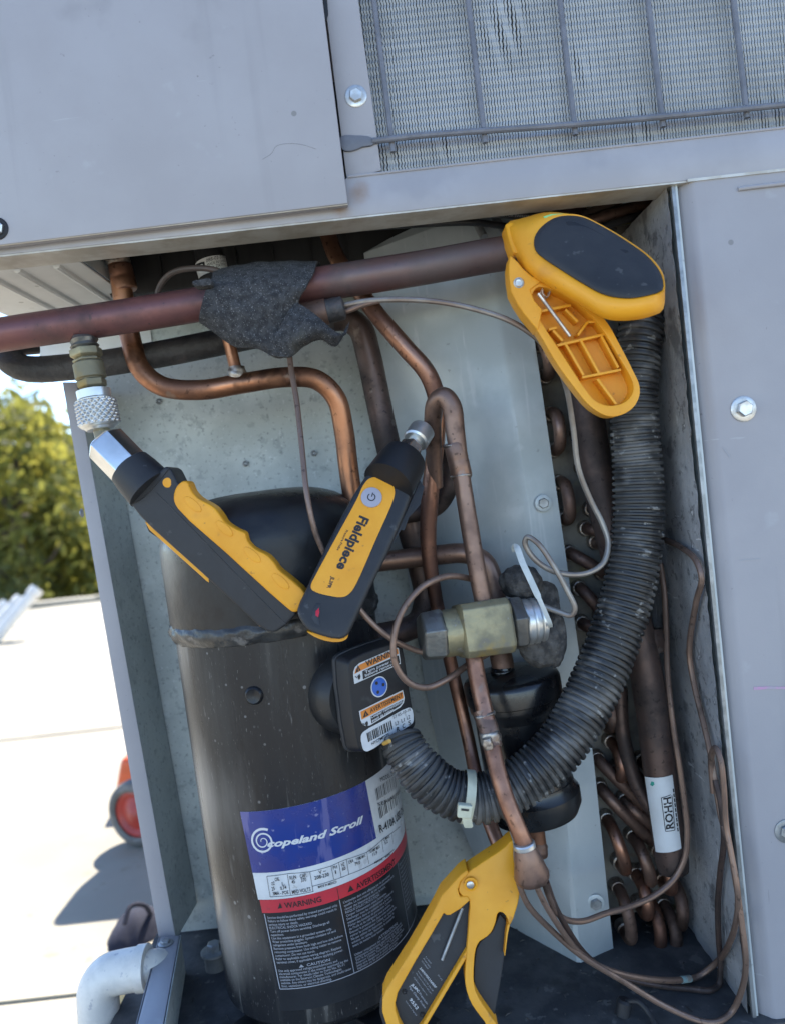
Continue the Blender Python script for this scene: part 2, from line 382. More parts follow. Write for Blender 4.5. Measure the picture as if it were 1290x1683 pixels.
M_yel = mat('amber_plastic', (.78,.35,.018), (.69,.29,.014), scale=14, rough=.40, rough2=.55, bump=.05, bscale=600, spec=.4,
            spots=[((.42,.17,.03), 55, .66, .06, .55), ((.30,.13,.03), 210, .68, .05, .6), ((.50,.21,.04), 20, .57, .12, .5), ((.22,.11,.04), 34, .68, .05, .45)], drops=[((.16,.08,.03), 70, .08, .10, .7)])
M_greyplas = mat('grey_button', (.33,.32,.37), rough=.5)
M_red = mat('red_lens', (.45,.012,.03), rough=.2)
M_wire = mat('grey_guard_wire', (.155,.16,.185), (.12,.125,.145), scale=60, rough=.5)
M_fin = mat('condenser_fin', (.36,.37,.37), (.29,.295,.29), scale=10, rough=.5, metal=.2,
            spots=[((.46,.47,.48), 5, .54, .16, .6, (.6,.6,13)), ((.23,.23,.23), 5, .60, .14, .5, (.8,.8,17)), ((.50,.51,.52), 6, .66, .1, .5)])
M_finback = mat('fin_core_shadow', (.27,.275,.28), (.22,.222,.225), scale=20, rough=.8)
M_cable = mat('black_cable', (.016,.016,.018), (.035,.035,.036), scale=50, rough=.45)
M_cableb = mat('brown_cable', (.10,.065,.052), (.06,.045,.04), scale=40, rough=.55)
M_putty = mat('cork_putty', (.035,.032,.030), (.085,.078,.070), scale=130, rough=.95, bump=1.0, bscale=300, spots=[((.15,.14,.13), 260, .66, .05, .6)])
M_paper = mat('label_white', (.60,.61,.61), (.52,.53,.53), scale=40, rough=.4, spots=[((.33,.32,.31), 60, .62, .08, .45), ((.30,.28,.25), 160, .68, .05, .5)])
M_lblblue = mat('label_blue', (.012,.035,.20), (.022,.03,.165), scale=30, rough=.20, rough2=.34, spots=[((.15,.14,.30), 60, .57, .05, .6, (1.2,1.2,.22)), ((.30,.29,.42), 190, .66, .05, .6), ((.25,.24,.36), 26, .66, .03, .6)])
M_lblred = mat('label_red', (.55,.030,.045), (.44,.03,.045), scale=30, rough=.3, spots=[((.60,.25,.25), 60, .66, .04, .6), ((.22,.04,.04), 120, .66, .06, .5)])
M_lblblack = mat('label_black', (.012,.013,.016), (.018,.019,.022), scale=40, rough=.3, spots=[((.06,.06,.06), 40, .64, .06, .6)])
M_lblor = mat('label_orange', (.60,.19,.022), rough=.4)
M_lblcyan = mat('label_bright_blue', (.012,.10,.42), rough=.35)
M_ink = mat('black_ink', (.012,.012,.014), rough=.5)
M_inkw = mat('white_ink', (.55,.56,.57), rough=.45)
M_inkg = mat('dim_white_ink', (.30,.31,.34), rough=.45)
M_tie = mat('cream_nylon', (.55,.54,.40), (.46,.45,.33), scale=60, rough=.4)
M_tiew = mat('white_nylon', (.50,.53,.52), (.40,.43,.42), scale=60, rough=.4)
M_pvc = mat('white_pvc', (.74,.70,.63), (.64,.61,.55), scale=60, rough=.45, bump=.06, bscale=300, spots=[((.30,.30,.34), 160, .62, .06, .5)])
M_orange = mat('orange_paint', (.62,.10,.025), (.50,.08,.02), scale=20, rough=.4)
M_rubber = mat('grey_rubber', (.16,.155,.145), (.10,.10,.095), scale=40, rough=.75)
M_hub = mat('red_hub', (.40,.045,.03), (.30,.04,.03), scale=30, rough=.45)
M_cloth = mat('navy_cloth', (.008,.009,.022), (.014,.015,.03), scale=25, rough=.9, bump=.4, bscale=40)
M_toolyel = mat('tool_yellow', (.60,.35,.06), (.52,.29,.05), scale=30, rough=.45)
M_roof = mat('white_roof_membrane', (.33,.297,.23), (.27,.242,.185), scale=1.6, rough=.8, bump=.25, bscale=40, spots=[((.22,.198,.155), 2.2, .56, .1, .5), ((.19,.155,.10), 14, .66, .06, .6), ((.24,.222,.18), 60, .6, .06, .5)])
M_dirt = mat('dry_ground', (.16,.13,.08), (.09,.10,.04), scale=.4, rough=.95)
M_bark = mat('bark', (.10,.075,.05), (.06,.045,.03), scale=8, rough=.9)
M_leaf = [mat('olive_leaves', (.27,.26,.055), (.17,.175,.04), scale=1.2, rough=.6, trans=.62), mat('yellow_green_leaves', (.40,.36,.07), (.29,.27,.05), scale=1.2, rough=.6, trans=.62),
          mat('dark_olive_leaves', (.16,.165,.045), (.10,.11,.03), scale=1.2, rough=.6, trans=.58)]
# ------------------------------------------------------------------ key dimensions of the place
XR = W(1110, 310, 0).x                                   # inner face of the right lining
ZF = (WX(1252, 1683, XR).z+WX(1147, 1543, XR).z)/2        # top of the base pan
ZC = W(300, 386, 0.0).z                                  # ceiling sheet of the compartment
ZR = ZF-.24                                              # roof surface
YB = .205                                                # back sheet
XP = W(190, 1080, .14).x                                 # corner post

# ------------------------------------------------------------------ setting: roof, ground
ye = WZ(150, 986, ZR).y
v, f = prism([Vector((-14,ye,ZR)), Vector((22,ye,ZR)), Vector((22,-14,ZR)), Vector((-14,-14,ZR))], Vector((0,0,-.3)))
mesh_obj('roof', v, f, M_roof, None, smooth=False, kind='structure')
e0 = Vector((-6, ye, ZR)); ed = Vector((1,0,0)); nrm = Vector((0,1,0))
# membrane laps: thin raised strips, one per roll
for k in range(1, 6):
    off = -nrm*(1.35*k-.2); a = e0+off-ed*7; b = e0+off+ed*20
    v, f = prism([a+Vector((0,0,.004)), b+Vector((0,0,.004)), b-nrm*.09+Vector((0,0,.004)), a-nrm*.09+Vector((0,0,.004))], Vector((0,0,-.0035)))
    mesh_obj('roof_seam', v, f, M_roof, None, smooth=False, kind='structure')
V, F = [], []
for i in range(200):
    t0 = -7+i*.16; p = e0+ed*t0; hh = .03+random.uniform(-.01,.02); q = e0+ed*(t0+.162)
    vv, ff = prism([p, q, q-nrm*.16, p-nrm*.16], Vector((0,0,hh))); n = len(V); V += vv; F += [tuple(i2+n for i2 in g) for g in ff]
mesh_obj('roof_edge_trim', V, F, M_roof, None, smooth=False, kind='structure')
GZ = ZR-4.2
mesh_obj('ground', [(-600,-600,GZ),(600,-600,GZ),(600,600,GZ),(-600,600,GZ)], [(0,1,2,3)], M_dirt, None, kind='structure')

# ------------------------------------------------------------------ trees past the roof edge
def tree(name, label, x, y, top, rad, mats, seed, n=5200, ls=.13):
    rnd = random.Random(seed)
    t = thing(name, label, 'tree', (x, y, GZ), 'trees beyond the roof edge')
    H = top-GZ
    tr = [Vector((x,y,GZ)), Vector((x+rnd.uniform(-.2,.2),y,GZ+H*.35)), Vector((x+rnd.uniform(-.4,.4),y,GZ+H*.7)), Vector((x,y,GZ+H*.92))]
    C = catmull(tr, 4); v, f = sweep(C, [.17-.14*i/(len(C)-1) for i in range(len(C))], 8)
    parts = [(v, f)]; tips = []
    for k in range(14):
        h = rnd.uniform(.28, .9); a = rnd.uniform(0, 6.28); b = Vector((x,y,GZ+H*h)); r = rad*(1-.55*max(0,(h-.35)/.65))*rnd.uniform(.5,.95)
        e = b+Vector((math.cos(a)*r, math.sin(a)*r, r*rnd.uniform(.2,.6))); tips.append(e)
        parts.append(sweep(catmull([b,(b+e)/2+Vector((0,0,-.1)),e], 3), [.06-.045*i/6 for i in range(7)], 6))
    mesh_obj('trunk', *merge(*parts), M_bark, t)
    clumps = []
    for k in range(110):
        h = rnd.uniform(.14, 1.0); prof = 1-.75*max(0, (h-.3)/.7)**1.3 if h > .3 else .72+.28*h/.3
        a = rnd.uniform(0, 6.28); rr = rad*prof*math.sqrt(rnd.uniform(.15, 1))
        clumps.append((Vector((x+math.cos(a)*rr, y+math.sin(a)*rr, GZ+H*h*.97)), rnd.uniform(.22,.55)*min(1,rad/1.6), rnd.choice((0,0,1,2))))
    Vs = [[],[],[]]; Fs = [[],[],[]]
    for k in range(n):
        c, cr_, mi = rnd.choice(clumps)
        d = Vector((rnd.gauss(0,1), rnd.gauss(0,1), rnd.gauss(0,.8)))*cr_*.55
        p = c+d; s = ls*rnd.uniform(.5,1.2)
        a = Vector((rnd.gauss(0,1),rnd.gauss(0,1),rnd.gauss(0,1))).normalized(); b = a.orthogonal().normalized()
        n0 = len(Vs[mi]); Vs[mi] += [p-a*s, p+b*s*.4, p+a*s, p-b*s*.4]; Fs[mi].append((n0,n0+1,n0+2,n0+3))
    for i in range(3):
        mesh_obj('crown', Vs[i], Fs[i], mats[i], t, smooth=False)
def at_depth(px, py, dist):
    d = ray(px, py); return CAM+d*(dist/FPX)
specs = [(-60, 600, 13, 2.0, 'olive tree cut off by the left edge of the view beyond the roof edge'), (22, 655, 12, 1.7, 'tall olive green tree beside the white roof pipes'),
         (95, 705, 13.5, 1.5, 'yellow green tree right beside the steel corner post'), (60, 740, 17, 1.9, 'rearmost olive tree seen between the two front trees'),
         (150, 765, 15, 1.9, 'lower olive tree mostly hidden behind the corner post'), (-170, 640, 15, 2.0, 'farthest left olive tree outside the view')]
for i, (px, py, dist, rad, lab) in enumerate(specs):
    p = at_depth(px, py, dist)
    tree('olive_tree', lab, p.x, p.y, p.z, rad, M_leaf, 40+i)
# low scrub wall that closes the horizon behind the trees
V, F = [], []; rnd = random.Random(5)
for k in range(14000):
    a = rnd.uniform(-26, 12); dp = rnd.uniform(21, 27); base = Vector((a, dp, GZ)); hh = (2.2+1.1*math.sin(a*1.3)+.7*math.sin(a*3.1))+2.2
    p = base+Vector((0,0,rnd.uniform(0,1)**.7*hh)); s = rnd.uniform(.12,.3)
    d1 = Vector((rnd.gauss(0,1),rnd.gauss(0,1),rnd.gauss(0,1))).normalized(); d2 = d1.orthogonal().normalized()
    n0 = len(V); V += [p-d1*s, p+d2*s*.5, p+d1*s, p-d2*s*.5]; F.append((n0,n0+1,n0+2,n0+3))
mesh_obj('far_scrub', V, F, M_leaf[2], None, smooth=False, kind='stuff')

# ------------------------------------------------------------------ the rooftop unit
cab = thing('equipment_cabinet', 'grey sheet metal rooftop cabinet with its lower service panel taken off', 'air conditioner', (.1, .4, ZF-.04))
# unit body behind and above (side, rear, top) so that it shades itself and the roof
XL, XE, YE, ZT = -.335, .95, .92, ZC+.75
def panel(name, a, b, m=M_paint, bev=.0012, **k):
    v, f = box(a, b); return mesh_obj(name, v, f, m, cab, bevel=bev, **k)
panel('top_panel', (XL-.01, -.02, ZT), (XE+.01, YE+.01, ZT+.02))
panel('side_panel', (XL, .02, ZC+.012), (XL+.003, YE, ZT-.002))
panel('side_panel', (XE-.003, .002, ZF), (XE, YE, ZT-.002))
panel('rear_panel', (XP-.01, YE-.003, ZF), (XE-.004, YE, ZT-.002))
panel('side_panel', (XP-.012, YB+.02, ZF), (XP-.009, YE-.004, ZC-.001))
# base pan and its rails
BL = [WZ(263, 1538, W(263,1538,.14).z), None]
zrail = W(280, 1538, .14).z
v, f = box((XP-.02, -.004, ZF-.035), (XE-.005, YE-.005, ZF)); mesh_obj('base_pan', v, f, M_floor, cab, bevel=.001)
rail_top = [W(262,1539,.14), W(298,1537,.14), W(270,1690,.012), W(217,1690,.012)]
for p in rail_top: p.z = zrail
rail_top = [WZ(262,1539,zrail), WZ(298,1537,zrail), WZ(272,1683,zrail), WZ(221,1683,zrail)]
dfr = (rail_top[2]-rail_top[1]).normalized()*.06
rail_top[2] += dfr; rail_top[3] += dfr
v, f = prism(rail_top, Vector((0,0,-.0015))); mesh_obj('base_rail', v, f, M_paint, cab, bevel=.0006)
v, f = prism([rail_top[1], rail_top[2], rail_top[2]-Vector((0,0,zrail-ZF)), rail_top[1]-Vector((0,0,zrail-ZF))], Vector((-.0015,0,0))); mesh_obj('base_rail', v, f, M_galv, cab)
v, f = prism([rail_top[0], rail_top[3], rail_top[3]-Vector((0,0,zrail-ZF+.03)), rail_top[0]-Vector((0,0,zrail-ZF+.03))], Vector((.0015,0,0))); mesh_obj('base_rail', v, f, M_paint, cab)
hexbolt(WZ(273,1551,zrail)+Vector((0,0,.0008)), (0,0,1), PX(8,.13), cab, M_bolt2, M_bolt2)

# front control cover, rail, corner strip
cover = pxs([(-192,-300),(490,-376),(528,-20),(572,334),(-112,416)], -.010)
v, f = prism(cover, Vector((0,.009,0))); c_o = mesh_obj('control_cover', v, f, M_paint, cab, bevel=.0012)
v, f = merge(tube([(-112,417,-.0085),(572,336,-.0085)], 2.2, 8, 1)); mesh_obj('bare_edge', v, f, M_edge, c_o)
crk = [(432,262),(447,252),(455,240),(478,236),(498,238),(520,245)]
v, f = tube([(x,y,-.0100) for x, y in crk], .7, 6, 4); mesh_obj('paint_crack', v, f, mat('paint_crack', (.20,.195,.20), rough=.7), c_o)
slot = pxs([(531,-30),(537,-30),(541,26),(539,33),(535,30)], -.0105)
hexbolt(W(-4,376,-.0102), (0,-1,0), PX(12), c_o, M_bolt, M_blkplas, wash=1.5)
v, f = prism(pxs([(488,-376),(549,-383),(589,0),(627,280),(570,296)], .002), Vector((0,.002,0))); mesh_obj('corner_strip', v, f, M_paint, cab, bevel=.0008)
v, f = prism(pxs([(528,-30),(536,-30),(540,24),(537,32),(533,30)], .0012), Vector((0,.0006,0))); mesh_obj('slot', v, f, M_ink, cab)
hexbolt(W(585,158,.0018), (0,-1,0), PX(11.5), cab, M_bolt, M_bolt)
M_rail = mat('rail_paint', (.345,.335,.35), (.305,.297,.31), scale=10, rough=.42, rough2=.55, bump=.04, bscale=500, spots=[((.22,.22,.24), 14, .62, .12, .35)],
             stains_and_light=[(tuple(W(590,318,0)-Vector(cab.location)), .012, (.22,.12,.05), .6), (tuple(W(560,345,0)-Vector(cab.location)), .010, (.20,.11,.05), .55)])
rl = [(-112,403),(-112,431),(300,387),(572,357),(900,321),(1330,275),(2300,167)]
ru = [(2300,96),(1330,204),(572,290),(540,320)]
v, f = prism(pxs(rl+ru, .0), Vector((0,.002,0))); mesh_obj('rail', v, f, M_rail, cab, bevel=.0008)
lip = pxs([(-112,431),(300,387),(572,357),(900,321),(1330,275),(2300,167)], .0)
P = [[p+Vector((0,dy,dz)) for p in lip] for dy, dz in ((.0005,0),(.0005,-.0012),(.03,-.0012),(.03,0))]
v, f = grid(P); mesh_obj('rail_lip', v, f, M_edge, cab)
v, f = tube([(572,291,.0),(800,265,.0),(1330,205,.0),(2300,97,.0)], 5, 8, 2); mesh_obj('rail_bead', v, f, M_paint, cab)

# condenser coil behind the guard
coil = thing('condenser_coil', 'dusty condenser coil with fine wavy fins behind the grey wire guard', 'coil', W(960, 260, .03))
yc = .012
cx0, cx1 = W(560,0,yc).x, .80; cz0 = W(900,321,0).z+.004; cz1 = W(549,-383,.002).z
pitch = PX(4.7, yc); nf = int((cx1-cx0)/pitch); wav = PX(12, yc)/2; amp = PX(.75, yc)
V, F = [], []; nz = int((cz1-cz0)/wav)+1
rnd = random.Random(3)
bent = [(W(640,255,yc), .014), (W(730,240,yc), .010), (W(1060,212,yc), .02), (W(820,60,yc), .02), (W(845,30,yc), .018), (W(1270,190,yc), .016), (W(950,110,yc),.01)]
row = PX(72, yc)
for i in range(nf):
    x = cx0+i*pitch; n0 = len(V); jit = rnd.uniform(-.04,.04)*pitch
    for j in range(nz):
        z = cz0+j*wav; s = (1 if j % 2 else -1)*amp
        dx = 0
        for b, r in bent:
            d = math.hypot(x-b.x, (z-b.z)*.6)
            if d < r: dx += .30*pitch*(1-d/r)*math.sin(i*1.1+j*.25)
        hw = pitch*.37
        yw = yc+(PX(1.3,yc) if j % 2 else 0)
        V += [(x+s+dx+jit-hw, yw, z), (x+s+dx+jit+hw, yw, z), (x+s+dx+jit+hw, yc+.007, z), (x+s+dx+jit-hw, yc+.007, z)]
    for j in range(nz-1):
        a = n0+j*4; b = a+4
        F += [(a, a+1, b+1, b), (a+1, a+2, b+2, b+1), (a, b, b+3, a+3)]
mesh_obj('fins', V, F, M_fin, coil, smooth=False, kind='stuff')
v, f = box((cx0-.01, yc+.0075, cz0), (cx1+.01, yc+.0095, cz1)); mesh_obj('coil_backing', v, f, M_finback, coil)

# guard: vertical and horizontal bars, each its own
guard = thing('wire_guard', 'grey coated wire guard hooked over the condenser coil', 'guard', W(960, 215, .004))
for a, b in (((568,-370),(646,250)), ((722,-385),(797,235)), ((873,-400),(945,222)), ((1014,-415),(1089,209)), ((1155,-430),(1227,194)), ((1297,-446),(1368,180)), ((1438,-462),(1510,165)), ((1580,-478),(1651,150))):
    v, f = tube([(*a,.0045),((a[0]+b[0])/2,(a[1]+b[1])/2,.0045),(*b,.0045)], 9.5, 10, 3); mesh_obj('vertical_bar', v, f, M_wire, guard)
v, f = tube([(612,232,.001),(700,222,.001),(950,204,.001),(1330,168,.001),(1900,105,.001)], 10, 10, 4); mesh_obj('horizontal_bar', v, f, M_wire, guard)
v, f = prism(pxs(smooth_loop([(560,224),(585,222),(612,226),(614,237),(596,241),(584,246),(570,248),(562,244)], 3), -.001), Vector((0,.003,0)))
mesh_obj('hook', v, f, M_wire, guard, bevel=.0006)

zf_ = W(549,-383,.0).z
panel('upper_front_panel', (XL, .0, zf_+.002), (XE, .002, ZT-.002))
panel('front_stile', (.802, .003, W(1330,204,0).z-.02), (XE-.004, .005, zf_))

# right panel and lining
zrt = W(1200, 287, 0).z
XS = XR+PX(24)
rp = thing('side_access_panel', 'grey access panel right of the open bay, one hex bolt and pink line', 'panel', W(1250, 1600, 0))
prof = [(XR+.003, .030), (XR+.003, .012), (XR+.0045, .0085), (XS-.004, .0065), (XS-.0015, .004), (XS+.001, .0012), (XS+.004, 0), (XE, 0)]
zb = ZF-.1
P = [[Vector((x, y, z)) for x, y in prof] for z in (zrt, (zrt+zb)/2, zb)]
v, f = grid(P); mesh_obj('panel_face', v, f, M_paint, rp, angle=60)
zz = zrt-.0
v, f = prism([Vector((XS-.002,-.001,zz)), Vector((XE,-.001,zz)), Vector((XE,-.001,zz-.002)), Vector((XS-.002,-.001,zz-.002))], Vector((0,.004,0))); mesh_obj('top_hem', v, f, M_edge, rp)
v, f = tube([(1212,311,-.0005),(1232,308,-.001),(1340,296,-.001)], 7, 8, 4); mesh_obj('pressed_rib', v, f, M_paint, rp)
hexbolt(W(1221,672,-.0005), (0,-1,0), PX(13.5), rp, M_bolt, M_bolt, hh=.75)
hexbolt(W(1292,1366,-.0005), (0,-1,0), PX(13), rp, M_bolt2, M_bolt2)
v, f = prism(pxs([(1238,1129),(1262,1128),(1330,1130),(1330,1133),(1262,1132.5),(1238,1134)], -.0004), Vector((0,.0002,0))); mesh_obj('chalk_line', v, f, mat('pink_chalk', (.50,.28,.42), (.38,.33,.38), scale=200, rough=.9), rp)
for a, b, w_ in (((1215,921),(1248,918),1.6), ((1187,735),(1199,752),1.2)):
    fr = Flat(W(*a,-.0004),(1,0,0),(0,0,1)); v, f = line_st(fr, fr.hit(*a), fr.hit(*b), PX(w_), .0001, 3); mesh_obj('scratch', v, f, M_inkg, rp)

lin = thing('foil_lined_divider', 'dark scuffed foil lined divider wall along the right of the bay', 'divider wall', (XR, .1, ZF))
v, f = box((XR+.0012, .004, ZF+.001), (XR+.0027, .22, cz0-.004)); mesh_obj('divider_sheet', v, f, M_plate, lin)
rows = []
rnd = random.Random(11)
ny, nz = 26, 90
for j in range(nz+1):
    z = ZF+.001+(cz0-.005-ZF)*j/nz
    rows.append([Vector((XR-.0035+rnd.uniform(-.0007,.0007), .0075+.205*i/ny, z)) for i in range(ny+1)])
v, f = grid(rows); mesh_obj('foil_lining', v, f, M_foil, lin, angle=80)
v, f = prism([Vector((XR-.0016,.0035,ZF)), Vector((XR-.0016,.0035,cz0-.005)), Vector((XR+.0012,.0035,cz0-.005)), Vector((XR+.0012,.0035,ZF))], Vector((0,.0035,0))); mesh_obj('edge_flange', v, f, M_bolt2, lin, bevel=.0005)

# ceiling, shroud, post, back sheet
XW = WZ(128, 428, ZC).x
panel('ceiling_sheet', (XL+.003, .0325, ZC), (XW, YE-.01, ZC+.002), M_white)
for (px, py) in ((62, 462), (16, 470), (100, 440)):
    xx = WZ(px, py, ZC).x
    v, f = wtube([(xx,.034,ZC),(xx,YE-.02,ZC)], .003, 8, 1); mesh_obj('pressed_rib', v, f, M_white, cab)
XM = W(640, 380, .12).x
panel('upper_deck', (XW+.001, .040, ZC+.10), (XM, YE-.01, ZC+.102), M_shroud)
panel('upper_deck', (XM+.001, .040, ZC+.06), (XE-.004, YE-.01, ZC+.062), M_plate)
panel('deck_edge', (XW-.0005, .0325, ZC+.0025), (XW+.0008, YE-.012, ZC+.0995), M_plate)
panel('coil_sill', (cx0+.0, .004, cz0-.0025), (XR, .0185, cz0-.0008), M_plate)
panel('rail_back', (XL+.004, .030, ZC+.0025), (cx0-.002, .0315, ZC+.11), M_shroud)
zs = W(275, 478, .125).z
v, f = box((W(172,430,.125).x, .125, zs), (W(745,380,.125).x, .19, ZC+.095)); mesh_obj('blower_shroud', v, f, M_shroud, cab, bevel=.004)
for k in range(7):
    xx = W(200+k*62,430,.125).x
    v, f = box((xx,.1225,zs+.006),(xx+.002,.1251,ZC+.09)); mesh_obj('shroud_rib', v, f, M_shroud, cab)
zb0 = ZC+.055
v, f = box((XP-.006, YB, ZF+.002), (XR-.004, YB+.0015, zb0)); mesh_obj('back_sheet', v, f, M_galv, cab)
v, f = box((XL+.01, YB-.002, W(60,612,YB).z), (XP+.05, YB-.0005, ZC-.002)); mesh_obj('rear_header', v, f, M_white, cab)
for (px, py) in ((404,762),(516,745),(262,660)):
    v, f = revolve(W(px,py,YB-.0012), (0,-1,0), [(0,.003),(.0008,.003),(.0012,.002),(.0004,.001)], 14); mesh_obj('rivet', v, f, M_bolt2, cab)
def wall_dark(): pass
pl = [(103,628),(126,628),(290,1545),(262,1545)]
face = pxs(pl, .14)
v, f = prism(face, Vector((0,.0015,0))); po = mesh_obj('corner_post', v, f, M_paint, cab, bevel=.0006)
ret = [face[1]+Vector((0,.001,0)), face[2]+Vector((0,.001,0)), face[2]+Vector((.004,.062,0)), face[1]+Vector((.004,.062,0))]
v, f = prism(ret, Vector((-.0015,0,0))); mesh_obj('post_return', v, f, M_galv, po)
ret = [face[0]+Vector((0,.001,0)), face[3]+Vector((0,.001,0)), face[3]+Vector((0,.062,0)), face[0]+Vector((0,.062,0))]
v, f = prism(ret, Vector((.0015,0,0))); mesh_obj('post_return', v, f, M_paint, po)
hexbolt(W(137,843,.144)-Vector((.001,0,0)), (-1,0,0), .0026, cab, M_bolt2, M_bolt2)

# evaporator end: bracket plate and tube sheet
ev = thing('evaporator_coil', 'tarnished evaporator coil end with copper return bends in the right of the bay', 'coil', (W(1000,1500,.13).x, .13, ZF))
A_l = [(598,416,.118),(612,520,.13),(640,760,.16),(676,985,.185),(699,1130,.19),(735,1305,.185),(840,1550,.16)]
crease = [(800,342,.10),(815,470,.10),(846,700,.10),(888,1000,.10),(922,1300,.10),(955,1622,.088)]
def interp(pl, n):
    P = [W(*p) for p in pl]; d = [0]
    for a, b in zip(P, P[1:]): d.append(d[-1]+(b-a).length)
    out = []
    for i in range(n+1):
        t = d[-1]*i/n
        for k in range(len(P)-1):
            if t <= d[k+1]+1e-9: out.append(P[k]+(P[k+1]-P[k])*((t-d[k])/(d[k+1]-d[k]))); break
    return out
n = 24
A_l2 = interp(A_l, n); Cc = interp(crease, n)
Br = interp([(858,345,.105),(868,480,.105),(878,560,.105),(930,920,.105),(975,1250,.105),(1012,1604,.105)], n)
rows = [[A_l2[i]*(1-t)+Cc[i]*t for t in (0,.25,.5,.75,.97)]+[Cc[i]*(1-t)+Br[i]*t for t in (.06,.5,1)] for i in range(n+1)]
top = [Vector(p) for p in rows[0]]
# chamfered top corner
apex = [W(598,416,.118), W(640,392,.116), W(695,366,.112), W(748,350,.108), W(798,340,.10), W(806,339,.10), W(832,336,.10), W(858,334,.105)]
rows.insert(0, apex)
v, f = grid(rows); v2, f2 = grid([[p+Vector((0,.0016,0)) for p in r] for r in rows])
bp = mesh_obj('coil_end_plate', *merge((v,f),(v2,f2)), M_plate, ev, angle=25)
edge = [r[0] for r in rows]
v, f = grid([edge, [p+Vector((.004,.02,0)) for p in edge]]); mesh_obj('plate_flange', v, f, M_plate, bp)
hexbolt(W(892,827,.099), (0,-1,0), PX(9,.1), bp, M_bolt2, M_plate); hexbolt(W(978,1485,.099), (0,-1,0), PX(10,.1), bp, M_bolt2, M_plate)
ts = [W(862,300,.135), W(1110,300,.135), W(1200,1600,.135), W(985,1610,.135)]
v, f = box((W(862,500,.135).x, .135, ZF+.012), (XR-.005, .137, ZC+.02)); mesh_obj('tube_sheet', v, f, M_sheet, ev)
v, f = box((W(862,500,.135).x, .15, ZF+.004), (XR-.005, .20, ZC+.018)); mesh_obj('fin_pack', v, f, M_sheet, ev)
YT = .135
def bend(p1, p2, reach=.03, d=20, m=None):
    a, b = W(*p1, YT), W(*p2, YT); r = PX(d/2, YT)
    mid = [a, a+Vector((0,-reach*.55,0)), (a*.85+b*.15)+Vector((0,-reach*.9,0)), (a+b)/2+Vector((0,-reach*1.02,0)), (a*.15+b*.85)+Vector((0,-reach*.9,0)), b+Vector((0,-reach*.55,0)), b]
    o = mesh_obj('return_bend', *wtube(mid, r, 12, 4, False), m or random.choice((M_cop_dull, M_cop, M_cop_dull)), ev)
    for q in (a, b):
        vv, ff = revolve(q, (0,-1,0), [(0,r*1.35),(.003,r*1.35),(.006,r*1.22),(.009,r*1.2),(.0095,r*1.0)], 16); mesh_obj('socket', vv, ff, M_braze, o)
    return o
for p1, p2 in (((880,570),(893,620)), ((902,682),(908,740)), ((916,793),(924,852)), ((993,1341),(1014,1411)), ((1035,1369),(1053,1428)),
               ((1011,1453),(1021,1520)), ((1060,1470),(1066,1530)), ((936,598),(943,655)), ((947,715),(954,768)), ((968,836),(975,890)), ((1076,1392),(1083,1440)), ((1042,1545),(1048,1590)), ((985,1130),(990,1185)), ((963,1080),(968,1130)), ((1000,1215),(1006,1262)), ((1040,1430),(1046,1480)), ((1085,1480),(1090,1530)), ((1050,1245),(1056,1290)), ((1098,1440),(1098,1498))):
    bend(p1, p2, .034)
for p1, p2 in (((933,908),(986,940)), ((949,965),(985,1010)), ((960,868),(1005,880)), ((978,1243),(1062,1324)), ((983,1290),(1062,1370)), ((1018,1245),(1060,1290)), ((1028,1566),(1078,1604)), ((1022,1310),(1066,1345)), ((953,1022),(1000,1040))):
    bend(p1, p2, .022)
vv, ff = revolve(W(1114,1548,YT), (0,-1,-.1), [(0,.008),(.014,.008),(.0145,.006),(.03,.0055),(.03,.002)], 16); mesh_obj('stub_tube', vv, ff, M_cop_dark, ev)
# ------------------------------------------------------------------ refrigerant piping
def pipe_thing(name, label, cat, path, dpx, m, n=18, sub=8, group=None, part='tube', caps=True):
    lo = min((W(p[0], p[1], p[2]) for p in path), key=lambda q: q.z)
    t = thing(name, label, cat, lo, group)
    v, f = tube(path, dpx, n, sub, caps); mesh_obj(part, v, f, m, t)
    return t
def sleeve(parent, a, b, Y, d, m, n=18, name='coupling', lips=True):
    """a bell or coupling between two pixel points"""
    A, B = W(*a, Y), W(*b, Y); L = (B-A).length; r = PX(d/2, Y)
    pr = [(0,r*.9),(L*.06,r),(L*.45,r*1.01),(L*.5,r*.985),(L*.55,r*1.01),(L*.94,r),(L,r*.9)]
    v, f = revolve(A, B-A, pr, n); return mesh_obj(name, v, f, m, parent)
def blob(parent, p, Y, d, h, axis, m, name='braze_joint', seed=0):
    rnd = random.Random(seed); ph = [rnd.uniform(0,6.3) for _ in range(4)]
    r = PX(d/2, Y); hh = PX(h, Y); c = W(*p, Y)-Vector(axis).normalized()*hh/2
    pr = [(hh*k/8, r*(.86+.14*math.sin(math.pi*k/8))) for k in range(9)]
    v, f = revolve(c, axis, pr, 20, fn=lambda t, h: r*.045*(math.sin(3*t+ph[0]+h*900)+.7*math.sin(5*t+ph[1])+.5*math.sin(h*2500+ph[2])))
    return mesh_obj(name, v, f, m, parent, angle=60)
AX = RIGHT*.112-UPV                           # screen direction of a hanging vertical
def sdir2(dx, dy): return (RIGHT*dx-UPV*dy).normalized()

